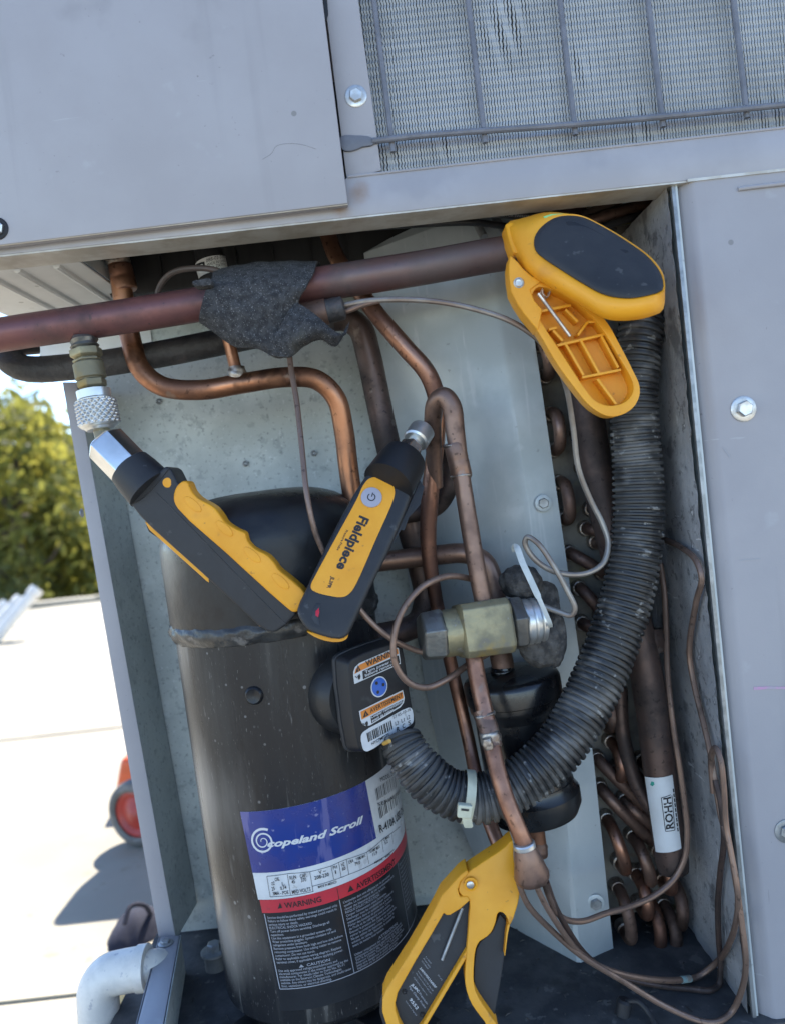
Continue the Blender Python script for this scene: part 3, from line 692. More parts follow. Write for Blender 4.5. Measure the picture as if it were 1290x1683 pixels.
# 1 red suction line
so_ = min((W(x, y, Y) for x, y, Y in ((-500,640,.04),(935,340,.12))), key=lambda q: q.z)
def stn(x, y, r, c, k_, sc=25): return (tuple(W(x,y,.012)-so_), r, c, k_, sc)
GB = (.125,.097,.090)
M_cop_red = mat('wine_red_tube', (.165,.070,.066), (.095,.050,.050), scale=20, rough=.40, rough2=.58, metal=.45, bump=.12, bscale=200,
    spots=[((.03,.024,.026), 26, .62, .1, .7), ((.27,.11,.10), 24, .60, .1, .5), ((.045,.035,.036), 200, .64, .05, .6)],
    stains_and_light=[stn(620,452,.06,GB,.85), stn(740,430,.06,GB,.9), stn(840,415,.05,GB,.9), stn(560,462,.04,GB,.8), stn(325,505,.02,(.02,.018,.02),.7,60), stn(140,540,.022,(.02,.017,.02),.85,60), stn(100,548,.016,(.03,.02,.025),.7,60), stn(270,522,.012,(.02,.018,.02),.8,80), stn(30,540,.02,(.10,.04,.06),.5)])
suc = pipe_thing('suction_line', 'thick wine red copper suction line crossing the bay below the rail', 'pipe',
    [(-500,640,.04),(-60,561,.035),(30,546,.035),(180,524,.035),(330,500,.035),(520,468,.035),(700,439,.035),(800,421,.035),(880,408,.035),(925,398,.06),(935,380,.10),(935,340,.12)], 55, M_cop_red, 24)
# access valve below it
o = W(137, 553, .034); ax = W(171, 731, .030)-o; u = ax.length/181
dep = .034
def vr(px): return PX(px, dep)
v, f = revolve(o, ax, [(0,vr(17)),(6*u,vr(22)),(12*u,vr(19)),(17*u,vr(23)),(21*u,vr(18))], 20, fn=lambda t,h: vr(1.3)*(math.sin(3*t+h*700)+.6*math.sin(5*t))); sv = mesh_obj('access_valve', v, f, M_brass_grey, suc)
v, f = revolve(o, ax, [(20*u,vr(20)),(22*u,vr(26)),(33*u,vr(26)),(36*u,vr(21)),(37*u,vr(19)),(39*u,vr(24)),(42*u,vr(24)),(44*u,vr(20))], 6); mesh_obj('hex_flat', v, f, M_brass, sv, bevel=.0006, angle=20)
v, f = revolve(o, ax, [(43*u,vr(21)),(46*u,vr(24.5)),(70*u,vr(24.5)),(72*u,vr(21)),(73*u,vr(21))], 24); mesh_obj('valve_body', v, f, M_brass, sv)
v, f = revolve(o, ax, [(73*u,vr(19)),(74*u,vr(24)),(84*u,vr(23)),(87*u,vr(19))], 6); mesh_obj('hex_flat', v, f, M_brass, sv, bevel=.0006, angle=20)
v, f = revolve(o, ax, [(86*u,vr(14)),(96*u,vr(13.5))], 20); mesh_obj('threaded_neck', v, f, M_brass_grey, sv)
# long grey pipe smudges are material; clamp foam below
# 2 insulated line with black wrap
il = pipe_thing('wrapped_line', 'black tar wrapped pipe hooking left behind the wine red suction line', 'pipe',
    [(60,560,.10),(22,566,.09),(14,588,.085),(40,605,.085),(120,603,.09),(230,588,.095),(370,561,.10),(470,540,.105),(545,524,.11)], 43, M_insul, 20)
dl = pipe_thing('dark_suction_drop', 'dark grey pipe elbowing down behind the torn insulation into the compressor', 'pipe',
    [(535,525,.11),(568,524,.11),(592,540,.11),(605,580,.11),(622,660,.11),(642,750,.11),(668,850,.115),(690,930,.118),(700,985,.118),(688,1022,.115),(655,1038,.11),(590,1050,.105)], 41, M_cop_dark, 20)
# 3 hot gas line
hg = pipe_thing('discharge_line', 'orange copper discharge line bending under the red line down into the compressor cap', 'pipe',
    [(178,318,.085),(185,372,.085),(195,430,.085),(205,500,.085),(216,560,.085),(232,607,.082),(268,635,.08),(330,641,.08),(400,630,.08),(470,620,.08),(520,624,.08),(552,654,.082),(565,705,.085),(573,770,.088),(584,845,.09)], 33, M_cop_bright, 20)
sleeve(hg, (197,436), (208,478), .085, 38, M_cop, name='coupling')
blob(hg, (194,428), .085, 40, 16, AX, M_braze, seed=1)
blob(hg, (189,404), .085, 41, 20, AX, M_cop, seed=2)
st = pipe_thing('process_stub', 'short thin copper stub tube tee joined onto the discharge line', 'pipe', [(366,520,.075),(374,550,.078),(388,607,.08)], 20, M_cop_bright, 14)
blob(st, (390,614), .08, 30, 22, AX, M_braze, seed=3)
# 4 liquid line
lq = pipe_thing('liquid_line', 'copper liquid line snaking from under the rail down beside the compressor', 'pipe',
    [(528,290,.10,27),(532,345,.10,27),(538,380,.10,27),(552,420,.095,27),(585,470,.085,28),(622,520,.075,29),(665,570,.07,30),(703,615,.068,30),(718,660,.07,29),(717,715,.072,29),(706,820,.075,29),(704,900,.08,26),(716,985,.085,23),(738,1080,.085,22),(768,1210,.075,22),(790,1310,.05,23),(812,1372,.03,24),(826,1405,.02,24)], 29, M_cop, 18)
# 5 valve inlet loop
vi = pipe_thing('valve_inlet_loop', 'inverted copper loop dropping straight into the brass expansion valve', 'pipe',
    [(716,800,.075,24),(712,730,.062,27),(711,690,.052,29),(716,662,.042,31),(729,652,.036,32),(742,668,.033,33),(748,710,.032,32),(757,775,.030,29),(772,870,.026,30),(786,950,.022,30),(794,992,.02,29)], 30, M_cop_dull, 18)
sleeve(vi, (746,728), (759,785), .0315, 35, M_cop_dull); blob(vi, (758,782), .031, 35, 9, AX, M_braze, seed=4); blob(vi, (745,733), .032, 36, 7, AX, M_braze, seed=5)
# 6 horizontal branch to drier
br = pipe_thing('drier_branch', 'brown copper branch elbowing over and down into the black filter drier', 'pipe',
    [(600,926,.10),(660,919,.10),(720,912,.095),(765,910,.09),(796,924,.085),(812,965,.082),(818,1030,.08),(824,1100,.075)], 33, M_cop_dull, 18)
b2 = pipe_thing('service_branch', 'short dark copper branch curling behind the valve inlet loop', 'pipe',
    [(650,848,.10),(690,842,.10),(718,832,.095),(736,806,.09),(741,770,.088),(738,735,.085)], 29, M_cop_dark, 16)

# 7 filter drier
dry = thing('filter_drier', 'glossy black filter drier canister standing behind the ribbed conduit', 'filter', W(882,1350,.068))
A = W(838,1108,.068); B = W(880,1345,.068); ad = B-A; L = ad.length; k = L/240
r1, r2 = PX(80,.068), PX(71,.068)
v, f = revolve(A-ad.normalized()*.004, ad, [(0,r1*.25),(2*k,r1*.60),(7*k,r1*.88),(12*k,r1*.97),(18*k,r1),(44*k,r1),(46*k,r1*.955),(52*k,r1*.955),(58*k,r1*.95),(62*k,r1*.92),(72*k,r1*.89)], 48); mesh_obj('top_cap', v, f, M_black, dry)
v, f = revolve(A, ad, [(60*k,r2),(190*k,r2)], 48); mesh_obj('canister', v, f, M_black, dry)
v, f = revolve(A, ad, [(176*k,r2*1.02),(186*k,r1*.92),(194*k,r1),(214*k,r1),(230*k,r1*.9),(243*k,r1*.55),(246*k,r1*.2)], 48); mesh_obj('bottom_cap', v, f, M_black, dry)
v, f = tube([(819,1062,.074),(824,1085,.07),(829,1112,.068)], 37, 18, 4); mesh_obj('inlet_stub', v, f, M_cop_dull, dry)
v, f = tube([(876,1338,.068),(880,1365,.068),(885,1402,.068)], 29, 18, 4); mesh_obj('outlet_stub', v, f, M_cop_bright, dry)
blob(dry, (883,1395), .068, 34, 26, AX, M_cop_dull, seed=8)
blob(dry, (825,1103), .068, 42, 14, AX, M_black, seed=9)

# 8 expansion valve
tx = thing('expansion_valve', 'tarnished brass thermostatic expansion valve with hex nuts hung between copper pipes', 'valve', W(780,1080,.02))
o = W(691,1047,.016); e = W(885,1019,.030)-o; uu = e.length/196; ax = e
def q(px): return PX(px, .02)
ref = sdir2(.14,1)
ref = Matrix.Rotation(R(14), 3, e.normalized()) @ ref
v, f = revolve(o, ax, [(0,q(36)),(3*uu,q(42)),(32*uu,q(45)),(38*uu,q(39))], 6, ref); mesh_obj('cap_nut', v, f, M_brass_grey, tx, bevel=.0012, segs=3, angle=20)
v, f = revolve(o, ax, [(36*uu,q(38)),(40*uu,q(39)),(62*uu,q(39))], 28); mesh_obj('neck', v, f, M_brass, tx)
# squared body with chamfered corners
ref8 = Matrix.Rotation(R(-8), 3, e.normalized()) @ sdir2(.14,1)
a_ = e.normalized(); f1 = (ref8-a_*ref8.dot(a_)).normalized(); f2 = a_.cross(f1)
def sq(h, s, c=.24):
    pts = []
    for sx, sy in ((1,1),(-1,1),(-1,-1),(1,-1)):
        p = [(sx, sy*(1-c)), (sx*(1-c), sy)] if sx*sy > 0 else [(sx*(1-c), sy), (sx, sy*(1-c))]
        for x, y in p: pts.append(o+a_*h+f1*(x*s)+f2*(y*s))
    return pts
V = []; F = []
secs = [(60*uu,q(36)),(64*uu,q(44)),(138*uu,q(45)),(143*uu,q(40))]
for h, s in secs: V += sq(h, s)
for j in range(3):
    for kk in range(8): F.append((j*8+kk, j*8+(kk+1)%8, (j+1)*8+(kk+1)%8, (j+1)*8+kk))
F += [tuple(range(8)), tuple(24+kk for kk in range(8))]
mesh_obj('valve_body', V, F, M_brass, tx, bevel=.001, segs=3, angle=20)
v, f = revolve(o, ax, [(141*uu,q(34)),(146*uu,q(34))], 24); mesh_obj('groove', v, f, M_brass_grey, tx)
v, f = revolve(o, ax, [(145*uu,q(42)),(148*uu,q(47)),(163*uu,q(47)),(168*uu,q(42))], 6, ref); mesh_obj('lock_nut', v, f, M_brass_grey, tx, bevel=.001, segs=3, angle=20)
v, f = revolve(o, ax, [(166*uu,q(36)),(170*uu,q(39)),(178*uu,q(39)),(180*uu,q(36)),(183*uu,q(38.5)),(189*uu,q(38.5)),(191*uu,q(35)),(194*uu,q(38)),(200*uu,q(37)),(204*uu,q(28))], 36); mesh_obj('power_head', v, f, M_alu, tx)
# outlet tube, bell and distributor
ot = pipe_thing('valve_outlet_tube', 'straight copper outlet tube with a swollen brazed joint running in front of the conduit', 'pipe',
    [(776,1066,.018),(783,1110,.012),(795,1165,.003),(803,1200,-.004),(813,1250,-.014),(830,1310,-.024),(850,1360,-.030),(862,1388,-.032)], 29, M_cop, 20)
v, f = tube([(793,1168,.0035),(796,1180,.0015),(802,1196,-.003),(806,1215,-.007),(809,1228,-.0095)], 33, 20, 5); mesh_obj('bell_joint', v, f, M_cop_dull, ot)
blob(ot, (796,1174), .002, 36, 9, sdir2(.25,1), M_braze, seed=12); blob(ot, (806,1214), -.007, 36, 26, sdir2(.25,1), M_braze, seed=13); blob(ot, (801,1222), -.016, 18, 18, sdir2(.25,1), M_braze, seed=14)
ds = thing('distributor', 'cone shaped brass refrigerant distributor with a solder ring above thin copper feeders', 'distributor', W(875,1452,-.033))
YD = -.033
a = W(860,1385,YD); b = W(876,1450,YD); dd = b-a; kk = dd.length/67
v, f = revolve(a, dd, [(0,PX(17,YD)),(2*kk,PX(18.5,YD)),(8*kk,PX(18.5,YD)),(10*kk,PX(17,YD))], 28); mesh_obj('solder_ring', v, f, M_alu, ds)
v, f = revolve(a, dd, [(9*kk,PX(18,YD)),(12*kk,PX(19,YD)),(54*kk,PX(30,YD)),(60*kk,PX(29,YD)),(65*kk,PX(26,YD)),(67*kk,PX(18,YD))], 36); mesh_obj('cone', v, f, M_cop_dull, ds)

# 9 distributor feeders
def zz8(pts): return [(840+p[0]/2.867, 1240+p[1]/2.867, p[2]) for p in pts]
FE = [('thin copper feeder tube sweeping lowest along the floor and up the lined wall', [(30,590,-.033),(45,640,-.032),(85,720,-.028),(190,830,-.02),(330,950,-.01),(520,1065,0),(720,1185,.005),(880,1253,.012),(960,1262,.018),(1035,1215,.03),(1090,1090,.045),(1103,960,.06),(1085,800,.075),(1062,640,.085),(1025,430,.10),(985,290,.11),(958,120,.115),(925,-60,.115),(860,-330,.115),(838,-480,.112),(870,-720,.11),(895,-830,.11),(870,-910,.11),(800,-975,.105),(690,-1025,.10)]),
      ('thin copper feeder tube with a green stain on the middle run above the floor', [(108,600,-.036),(150,690,-.033),(210,790,-.028),(310,925,-.01),(400,990,.0),(520,1035,.01),(680,1062,.025),(800,1062,.04),(880,1045,.05),(960,985,.06),(1030,880,.07),(1062,760,.08),(1064,640,.088),(1035,470,.098),(1010,330,.108),(1000,160,.113),(985,30,.115),(962,-30,.115),(940,20,.115),(950,180,.114)]),
      ('thin copper feeder tube curling up past the white pipe sticker', [(150,596,-.033),(180,680,-.025),(215,748,-.015),(270,782,-.005),(340,785,.005),(440,750,.02),(560,715,.035),(680,660,.045),(770,580,.05),(818,480,.05),(828,380,.05),(818,250,.052),(795,80,.055),(768,-90,.06),(746,-260,.065),(733,-420,.07),(728,-600,.075),(718,-780,.08),(700,-900,.085)]),
      ('thin dark copper feeder tube tucked deepest along the lined wall', [(165,600,-.028),(200,700,-.02),(250,800,-.01),(360,955,.02),(520,1050,.05),(700,1090,.07),(850,1105,.085),(930,1112,.09),(975,1085,.095),(985,1000,.10),(975,860,.105),(972,700,.108),(985,540,.11),(1000,400,.112),(985,230,.115),(960,120,.118)])]
for i, (lab, pts) in enumerate(FE):
    zp = []
    for x, y, Y in zz8(pts):
        if W(x, y, Y).x > XR-.0085: Y = WX(x, y, XR-.0085-.0015*(i % 3)).y
        if W(x, y, Y).z < ZF+.0035: Y = WZ(x, y, ZF+.0035).y
        zp.append((x, y, Y))
    t = pipe_thing('feeder_tube', lab, 'tube', zp, 10.0, M_cap if i != 3 else M_cop_dark, 10, 6, 'distributor feeder tubes')
v, f = tube(zz8([(800,1062,.0395),(840,1056,.0445)]), 11.5, 12, 3); mesh_obj('verdigris_patch', v, f, mat('verdigris', (.22,.34,.33), (.20,.17,.14), scale=160, rough=.8), bpy.data.objects['feeder_tube.001'])

# 10 suction header with sticker
hd = pipe_thing('suction_header', 'fat brown copper header standing in front of the return bends with a white sticker', 'pipe',
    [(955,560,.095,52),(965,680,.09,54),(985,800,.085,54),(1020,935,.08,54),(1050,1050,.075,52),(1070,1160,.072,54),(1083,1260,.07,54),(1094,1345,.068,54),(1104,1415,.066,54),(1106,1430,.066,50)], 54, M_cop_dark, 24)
v, f = tube([(1056,1035,.086,66),(1058,1050,.085,74),(1059,1068,.085,66)], 70, 20, 4); mesh_obj('end_cap', v, f, M_cop_dark, hd)
ha, hb = W(1083,1270,.07), W(1099,1400,.067)
hc = Cyl(ha, ha-hb, PX(28.6,.069))
q4 = [hc.hit(1059,1276), hc.hit(1104,1273), hc.hit(1119,1394), hc.hit(1077,1400)]
v, f = patch_st(hc, q4, .0002, 24, 4); hl = mesh_obj('sticker', v, f, mat('white_sticker', (.66,.67,.66), (.60,.60,.58), scale=40, rough=.35, spots=[((.34,.32,.28), 45, .64, .1, .5)]), hd)
ink = []
ink.append(text_px(hc, 'ROHH', (1106,1361), (1101,1309), (1094,1363), .0005, .03))
for a, b in (((1093,1366),(1086,1311)), ((1086,1311),(1101,1306)), ((1093,1366),(1108,1364)), ((1108,1364),(1103,1307))):
    ink.append(line_st(hc, hc.hit(*a), hc.hit(*b), .0006, .0004, 5))
for i in range(9):
    y = 1296+i*8; ink.append(line_st(hc, hc.hit(1105+i*.9,y), hc.hit(1106+i*.9,y+6), .0012, .0004, 2))
mesh_obj('lettering', *merge(*ink), M_ink, hl, smooth=False)
v, f = prism([hc.pt(*hc.hit(x,y), .0003) for x, y in ((1070,1284),(1074,1285),(1075,1289),(1072,1292),(1068,1290))], Vector((0,-.0001,0))); mesh_obj('green_mark', v, f, mat('green_ink', (.03,.30,.22), rough=.6), hl)
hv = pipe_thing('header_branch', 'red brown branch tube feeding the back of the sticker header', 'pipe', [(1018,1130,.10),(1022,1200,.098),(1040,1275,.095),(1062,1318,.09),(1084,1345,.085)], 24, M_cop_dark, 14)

# 11 thin lines
cp = pipe_thing('bulb_capillary', 'grey thin capillary looping from the strapped bulb to the valve putty', 'tube',
    [(520,512,.03),(560,503,.028),(610,494,.024),(700,494,.018),(780,508,.012),(850,534,.008),(903,578,.012),(928,630,.022),(941,700,.032),(950,770,.038),(970,822,.042),(990,862,.042),(999,893,.04),(990,926,.036),(960,943,.032),(915,941,.03),(880,921,.03),(862,893,.03),(866,883,.028),(882,892,.024),(906,925,.02),(932,972,.018),(944,1000,.018),(938,1011,.02),(915,1005,.024),(880,992,.03)], 9.5, M_capg, 10, 7)
v, f = tube([(520,524,.03),(565,513,.028),(600,500,.025),(625,494,.0235)], 9, 10, 5); mesh_obj('spliced_lead', v, f, M_cap, cp)
eq = pipe_thing('equaliser_tube', 'thin brown equaliser tube dropping from torn insulation behind the probe to valve nut', 'tube',
    [(474,560,.05),(478,600,.045),(488,660,.035),(497,740,.015),(506,820,-.004),(522,885,-.006),(560,955,.000),(600,1012,.002),(640,1048,.004),(680,1068,.016),(705,1074,.018)], 9.5, M_cap, 10, 7)
el = pipe_thing('looped_capillary', 'thin brown capillary ring looping over the orange warning cover', 'tube',
    [(800,962,.045),(768,950,.03),(730,948,.015),(692,966,.004),(661,1004,-.006),(647,1050,-.010),(650,1092,-.010),(672,1122,-.006),(700,1130,0),(735,1116,.012),(770,1092,.03),(800,1075,.05)], 11, M_cap, 12, 7)
# 12 putty, strap
pt_ = thing('putty_wrap', 'lumpy dark cork putty wrapped round the right end of the brass valve', 'insulation', W(880,1090,.035))
rnd = random.Random(2)
def lump(c, Y, rx, ry, rz, seed, m=M_putty, rot=0):
    bm = bmesh.new(); bmesh.ops.create_icosphere(bm, subdivisions=4, radius=1)
    rn = random.Random(seed); ks = [(Vector((rn.gauss(0,1),rn.gauss(0,1),rn.gauss(0,1)))*2.2, rn.uniform(0,6)) for _ in range(7)]
    C = W(*c, Y); V = []
    for vv in bm.verts:
        p = vv.co.copy(); s = 1+.085*sum(math.sin(k.dot(p)+ph) for k, ph in ks)/2+.05*math.sin(9*p.x+4*p.z+seed)*math.sin(8*p.y-7*p.z)
        p *= s; x = p.x*math.cos(rot)-p.z*math.sin(rot); z = p.x*math.sin(rot)+p.z*math.cos(rot)
        V.append(C+RIGHT*(PX(rx,Y)*x)+Vector((0,PX(ry,Y)*p.y,0))+UPV*(PX(rz,Y)*z))
    F = [tuple(w.index for w in q_.verts) for q_ in bm.faces]; bm.free(); return V, F
mesh_obj('lump', *lump((858,958), .044, 36, 26, 30, 1, rot=-.6), M_putty, pt_); mesh_obj('lump', *lump((888,1062), .034, 36, 26, 38, 2, rot=.3), M_putty, pt_)
mesh_obj('lump', *lump((912,1050), .034, 17, 22, 44, 3, rot=-.2), M_putty, pt_); mesh_obj('lump', *lump((896,1000), .046, 26, 18, 42, 4, rot=.3), M_putty, pt_)
sp = thing('tie_strap', 'pale flat nylon strap standing up from the valve putty', 'cable tie', W(902,1022,.02))
path = [(846,906,.018),(845,899,.014),(849,901,.010),(858,925,.006),(872,955,.003),(888,990,.001),(902,1022,.005),(904,1030,.012)]
C = catmull([W(*p) for p in path], 6)
V = []
for i, p in enumerate(C):
    t_ = (C[min(i+1,len(C)-1)]-C[max(i-1,0)]).normalized(); v_ = (CAM-p).normalized()
    s_ = t_.cross(v_).normalized()*PX(5.2,.005)*(1 if i < len(C)-14 else .7); e3 = s_.cross(t_).normalized()*.0007
    V += [p-s_-e3, p+s_-e3, p+s_+e3, p-s_+e3]
F = [(i*4+k_, i*4+(k_+1)%4, i*4+4+(k_+1)%4, i*4+4+k_) for i in range(len(C)-1) for k_ in range(4)]+[(0,1,2,3), tuple(len(V)-4+k_ for k_ in range(4))]
mesh_obj('strap', V, F, M_tiew, sp, bevel=.0003)

# 13 sensing bulb + torn insulation
bu = thing('sensing_bulb', 'brown copper sensing bulb peeking out of the torn insulation tape', 'sensor', W(505,520,.028))
a, b = W(440,533,.028), W(537,512,.028); L = (b-a).length; r_ = PX(21,.028)
v, f = revolve(a, b-a, [(0,r_*.6),(.004,r_),(L,r_),(L+.0005,r_*.9)], 24); mesh_obj('bulb', v, f, M_cop_dull, bu)
v, f = revolve(b, b-a, [(0,r_*.93),(.006,r_*.93),(.0125,r_*.9),(.014,r_*.6)], 24); mesh_obj('end_plug', v, f, M_insul, bu)
wr = thing('torn_insulation', 'fuzzy black insulation tape torn and draped over the wine red suction line', 'insulation', W(480,585,.02))
def cloth(rows, seed, nu=48, nv=30, th=.0022, amp=.0011, frq=260):
    Rw = [catmull([W(*p) for p in r_], 12) for r_ in rows]
    def samp(c, t):
        x = t*(len(c)-1); i = min(int(x), len(c)-2); return c[i]+(c[i+1]-c[i])*(x-i)
    cols = [catmull([samp(r_, u/nu) for r_ in Rw], 12) for u in range(nu+1)]
    rn = random.Random(seed); ks = [(Vector((rn.gauss(0,1),rn.gauss(0,1),rn.gauss(0,1)))*frq, rn.uniform(0,6)) for _ in range(6)]
    P = []
    for j in range(nv+1):
        row_ = []
        for u in range(nu+1):
            p = samp(cols[u], j/nv); d = sum(math.sin(k_.dot(p)+ph) for k_, ph in ks)/3
            row_.append(p+Vector((0,-1,.3))*(amp*d))
        P.append(row_)
    back = [[p+Vector((0,th,-th*.2)) for p in r_] for r_ in P]
    v1, f1 = grid(P); v2, f2 = grid(back); V, F = merge((v1,f1),(v2,f2)); n1 = len(v1); c = nu+1
    rim = [j for j in range(c)]+[i*c+nu for i in range(1,nv+1)]+[nv*c+j for j in range(nu-1,-1,-1)]+[i*c for i in range(nv-1,0,-1)]
    for a_, b_ in zip(rim, rim[1:]+rim[:1]): F.append((a_, b_, n1+b_, n1+a_))
    return V, F
rows = [[(356,470,.066),(400,462,.066),(450,452,.066),(505,446,.066),(532,444,.066)],
        [(352,447,.048),(385,438,.048),(430,431,.048),(480,429,.048),(524,430,.048)],
        [(346,462,.014),(385,458,.012),(430,452,.012),(478,448,.012),(515,447,.012)],
        [(334,494,.004),(380,492,.004),(428,486,.004),(470,480,.004),(504,470,.004)],
        [(328,520,.008),(376,526,.006),(425,524,.005),(462,512,.006),(490,497,.008)],
        [(328,528,.014),(372,548,.010),(420,560,.006),(452,560,.006),(490,520,.008)],
        [(330,530,.018),(386,568,.016),(424,572,.010),(462,587,.008),(500,546,.010)]]
c1_ = cloth(rows, 3, 72, 48); mesh_obj('tape_wrap', *c1_, M_wrap, wr)
rows = [[(486,496,.008),(498,503,.004),(512,512,.002),(530,526,.000),(548,542,.002),(562,551,.008)],
        [(470,520,.004),(488,524,-.002),(508,532,-.006),(530,542,-.006),(552,552,.0),(568,548,.010)],
        [(450,560,.004),(474,560,-.002),(500,556,-.006),(524,552,-.002),(548,566,.006),(572,536,.018)],
        [(446,583,.006),(476,586,.004),(502,566,.004),(526,556,.006),(551,568,.010),(574,530,.022)]]
c2_ = cloth(rows, 5, 56, 32, amp=.0007); mesh_obj('hanging_flap', *c2_, M_wrap, wr)
def fibres(vf, count, seed, ln=.0022, wd=.00009):
    rn = random.Random(seed); Vs, Fs = vf; half = len(Vs)//2; V, F = [], []
    for k_ in range(count):
        fa = Fs[rn.randrange(len(Fs))]; a, b, c_ = (Vs[fa[0]], Vs[fa[1]], Vs[fa[2]]); u_, w_ = rn.random(), rn.random()
        p = a+(b-a)*u_+(c_-b)*w_; d = Vector((rn.gauss(0,1), rn.gauss(-.9,.5), rn.gauss(.1,1))).normalized(); l = ln*rn.uniform(.3,1.3)
        e = d.orthogonal().normalized()*wd; m_ = p+d*l*.5+Vector((rn.gauss(0,.3),rn.gauss(0,.3),-.3))*l*.3
        n0 = len(V); V += [p-e, p+e, m_+e, m_-e, p+d*l]; F += [(n0,n0+1,n0+2,n0+3),(n0+3,n0+2,n0+4)]
    return V, F
v, f = prism(pxs(smooth_loop([(316,462),(330,459),(346,457),(348,467),(333,470),(318,469)],2), .02), Vector((0,.012,0))); mesh_obj('tape_tag', v, f, M_wrap, wr, bevel=.001)

mesh_obj('loose_fibres', *merge(fibres(c1_, 5200, 1), fibres(c2_, 2600, 2)), mat('grey_fibres', (.085,.085,.088), (.045,.045,.047), scale=60, rough=.9), wr, smooth=False, kind='stuff')

# 14 black stick with white label (start capacitor tube) and brown lead
stk = thing('sleeve_sensor', 'black shrink sleeved control hanging above the torn insulation with a white printed label', 'pressure switch', W(352,470,.075))
v, f = tube([(326,310,.07),(336,360,.07),(343,410,.07),(353,470,.07)], 46, 24, 5); mesh_obj('sleeve', v, f, M_blkplas, stk)
a, b = W(342,402,.07), W(353,464,.07); cy = Cyl(a, a-b, PX(24.5,.07))
q4 = [cy.hit(322,436), cy.hit(370,421), cy.hit(376,446), cy.hit(328,458)]
v, f = patch_st(cy, q4, .0003, 16, 4); lb = mesh_obj('label', v, f, M_paper, stk)
ink = [text_px(cy, '088-02-5000', (340,432), (370,425), (339.5,426), .0005), text_px(cy, 'MADE IN CHINA', (342,438), (371,431), (341,433.5), .0005), text_px(cy, 'PSA ZATFVC', (344,444), (372,437), (343,439.5), .0005)]
mesh_obj('lettering', *merge(*ink), M_ink, lb, smooth=False)
v, f = patch_st(cy, [cy.hit(322,437), cy.hit(337,430), cy.hit(338,439), cy.hit(324,446)], .0004, 6, 2); bd = mesh_obj('logo_band', v, f, M_lblblack, lb)
mesh_obj('logo_lettering', *text_px(cy, 'asta', (325,444), (337,437), (323.5,439), .0007, .02), M_inkw, lb, smooth=False)
wl_ = pipe_thing('brown_lead', 'stiff brown lead curving from behind the red line over the white label', 'wire', [(258,490,.06),(264,470,.055),(276,454,.05),(292,445,.046),(318,441,.042),(345,442,.04),(372,450,.042),(385,460,.05)], 10, M_cableb, 10)

# 15 cables under the rail
ct = thing('cable_bundle', 'black printed cables slung under the rail behind the upper pipe clamp', 'cable', W(800,360,.06))
for path, d, m in ((([(560,372,.08),(640,362,.06),(720,352,.05),(800,350,.05),(870,358,.06),(960,372,.09)]), 13, M_cable), (([(540,368,.09),(640,358,.07),(740,345,.06),(810,342,.06),(900,352,.075),(1010,378,.10)]), 10, M_cable),
                   (([(560,362,.08),(680,350,.07),(790,338,.07),(900,322,.08),(1000,313,.09),(1090,308,.1)]), 12, M_cable), (([(600,374,.09),(700,368,.08),(780,366,.08),(850,375,.09)]), 11, M_cable),
                   (([(930,378,.09),(980,360,.09),(1040,342,.095),(1100,330,.10)]), 20, M_cop_dull), (([(960,384,.085),(1010,366,.09),(1060,352,.095),(1110,342,.10)]), 13, M_cable), (([(940,362,.10),(990,342,.10),(1030,318,.105),(1050,300,.11)]), 18, M_cableb)):
    v, f = tube(path, d, 12, 7); mesh_obj('cable', v, f, m, ct)
cf = Flat(W(780,348,.0415), W(850,353,.0415)-W(740,346,.0415), (0,0,1))
mesh_obj('lettering', *text_px(cf, 'CSA SUNLIGHT RES. SUITABLE FOR SWITCH', (745,351), (868,358), (745.2,346.5), .0), M_inkg, ct, smooth=False)
for path in ([(770,342,.11),(782,365,.10),(795,390,.09)], [(800,340,.11),(815,362,.10),(832,384,.09)], [(785,338,.12),(775,352,.12),(745,385,.12)]):
    v, f = tube(path, 13, 10, 4); mesh_obj('bracket_rod', v, f, M_bolt2, ct)
bx = thing('junction_block', 'grey block and hanging strap behind the top of the ribbed conduit', 'bracket', W(1078,400,.12))
v, f = prism(pxs([(1060,250),(1088,250),(1098,412),(1070,412)], .10), Vector((0,.004,0))); mesh_obj('strap', v, f, M_bolt2, bx, bevel=.0006)
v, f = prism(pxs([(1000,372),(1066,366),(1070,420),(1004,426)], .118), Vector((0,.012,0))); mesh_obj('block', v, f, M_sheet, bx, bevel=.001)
v, f = prism(pxs([(1020,352),(1060,347),(1062,362),(1022,368)], .114), Vector((0,.003,0))); mesh_obj('yellowed_tab', v, f, mat('yellowed_paper', (.35,.30,.12), rough=.7), bx)

# 16 ribbed conduit
def corrugated(path, d, pitch_px, n=44, slit=()):
    pts = [W(p[0], p[1], p[2]) for p in path]; C = catmull(pts, 24); S = [C[0]]
    dist = [0]
    for a, b in zip(C, C[1:]): dist.append(dist[-1]+(b-a).length)
    Lt = dist[-1]; rs = [PX((p[3] if len(p) > 3 else d)/2, p[2]) for p in path]
    pit = PX(pitch_px, .04); nr = int(Lt/pit); prof = ((0,.885),(.14,.885),(.22,.985),(.34,1.0),(.62,1.0),(.74,.985),(.84,.885)); out, rad = [], []
    k_ = 0
    rn = random.Random(9)
    for i in range(nr):
        wob = rn.uniform(.982,1.010)
        for fr, rr in prof:
            s = (i+fr)*pit
            while k_ < len(dist)-2 and dist[k_+1] < s: k_ += 1
            t = (s-dist[k_])/max(dist[k_+1]-dist[k_],1e-9); out.append(C[k_]+(C[k_+1]-C[k_])*t)
            g = (k_+t)/24; gi = min(int(g), len(rs)-2); r0 = rs[gi]+(rs[gi+1]-rs[gi])*(g-gi); rad.append(r0*rr*(wob if rr > .97 else 1))
    return sweep(out, rad, n, True, slit)
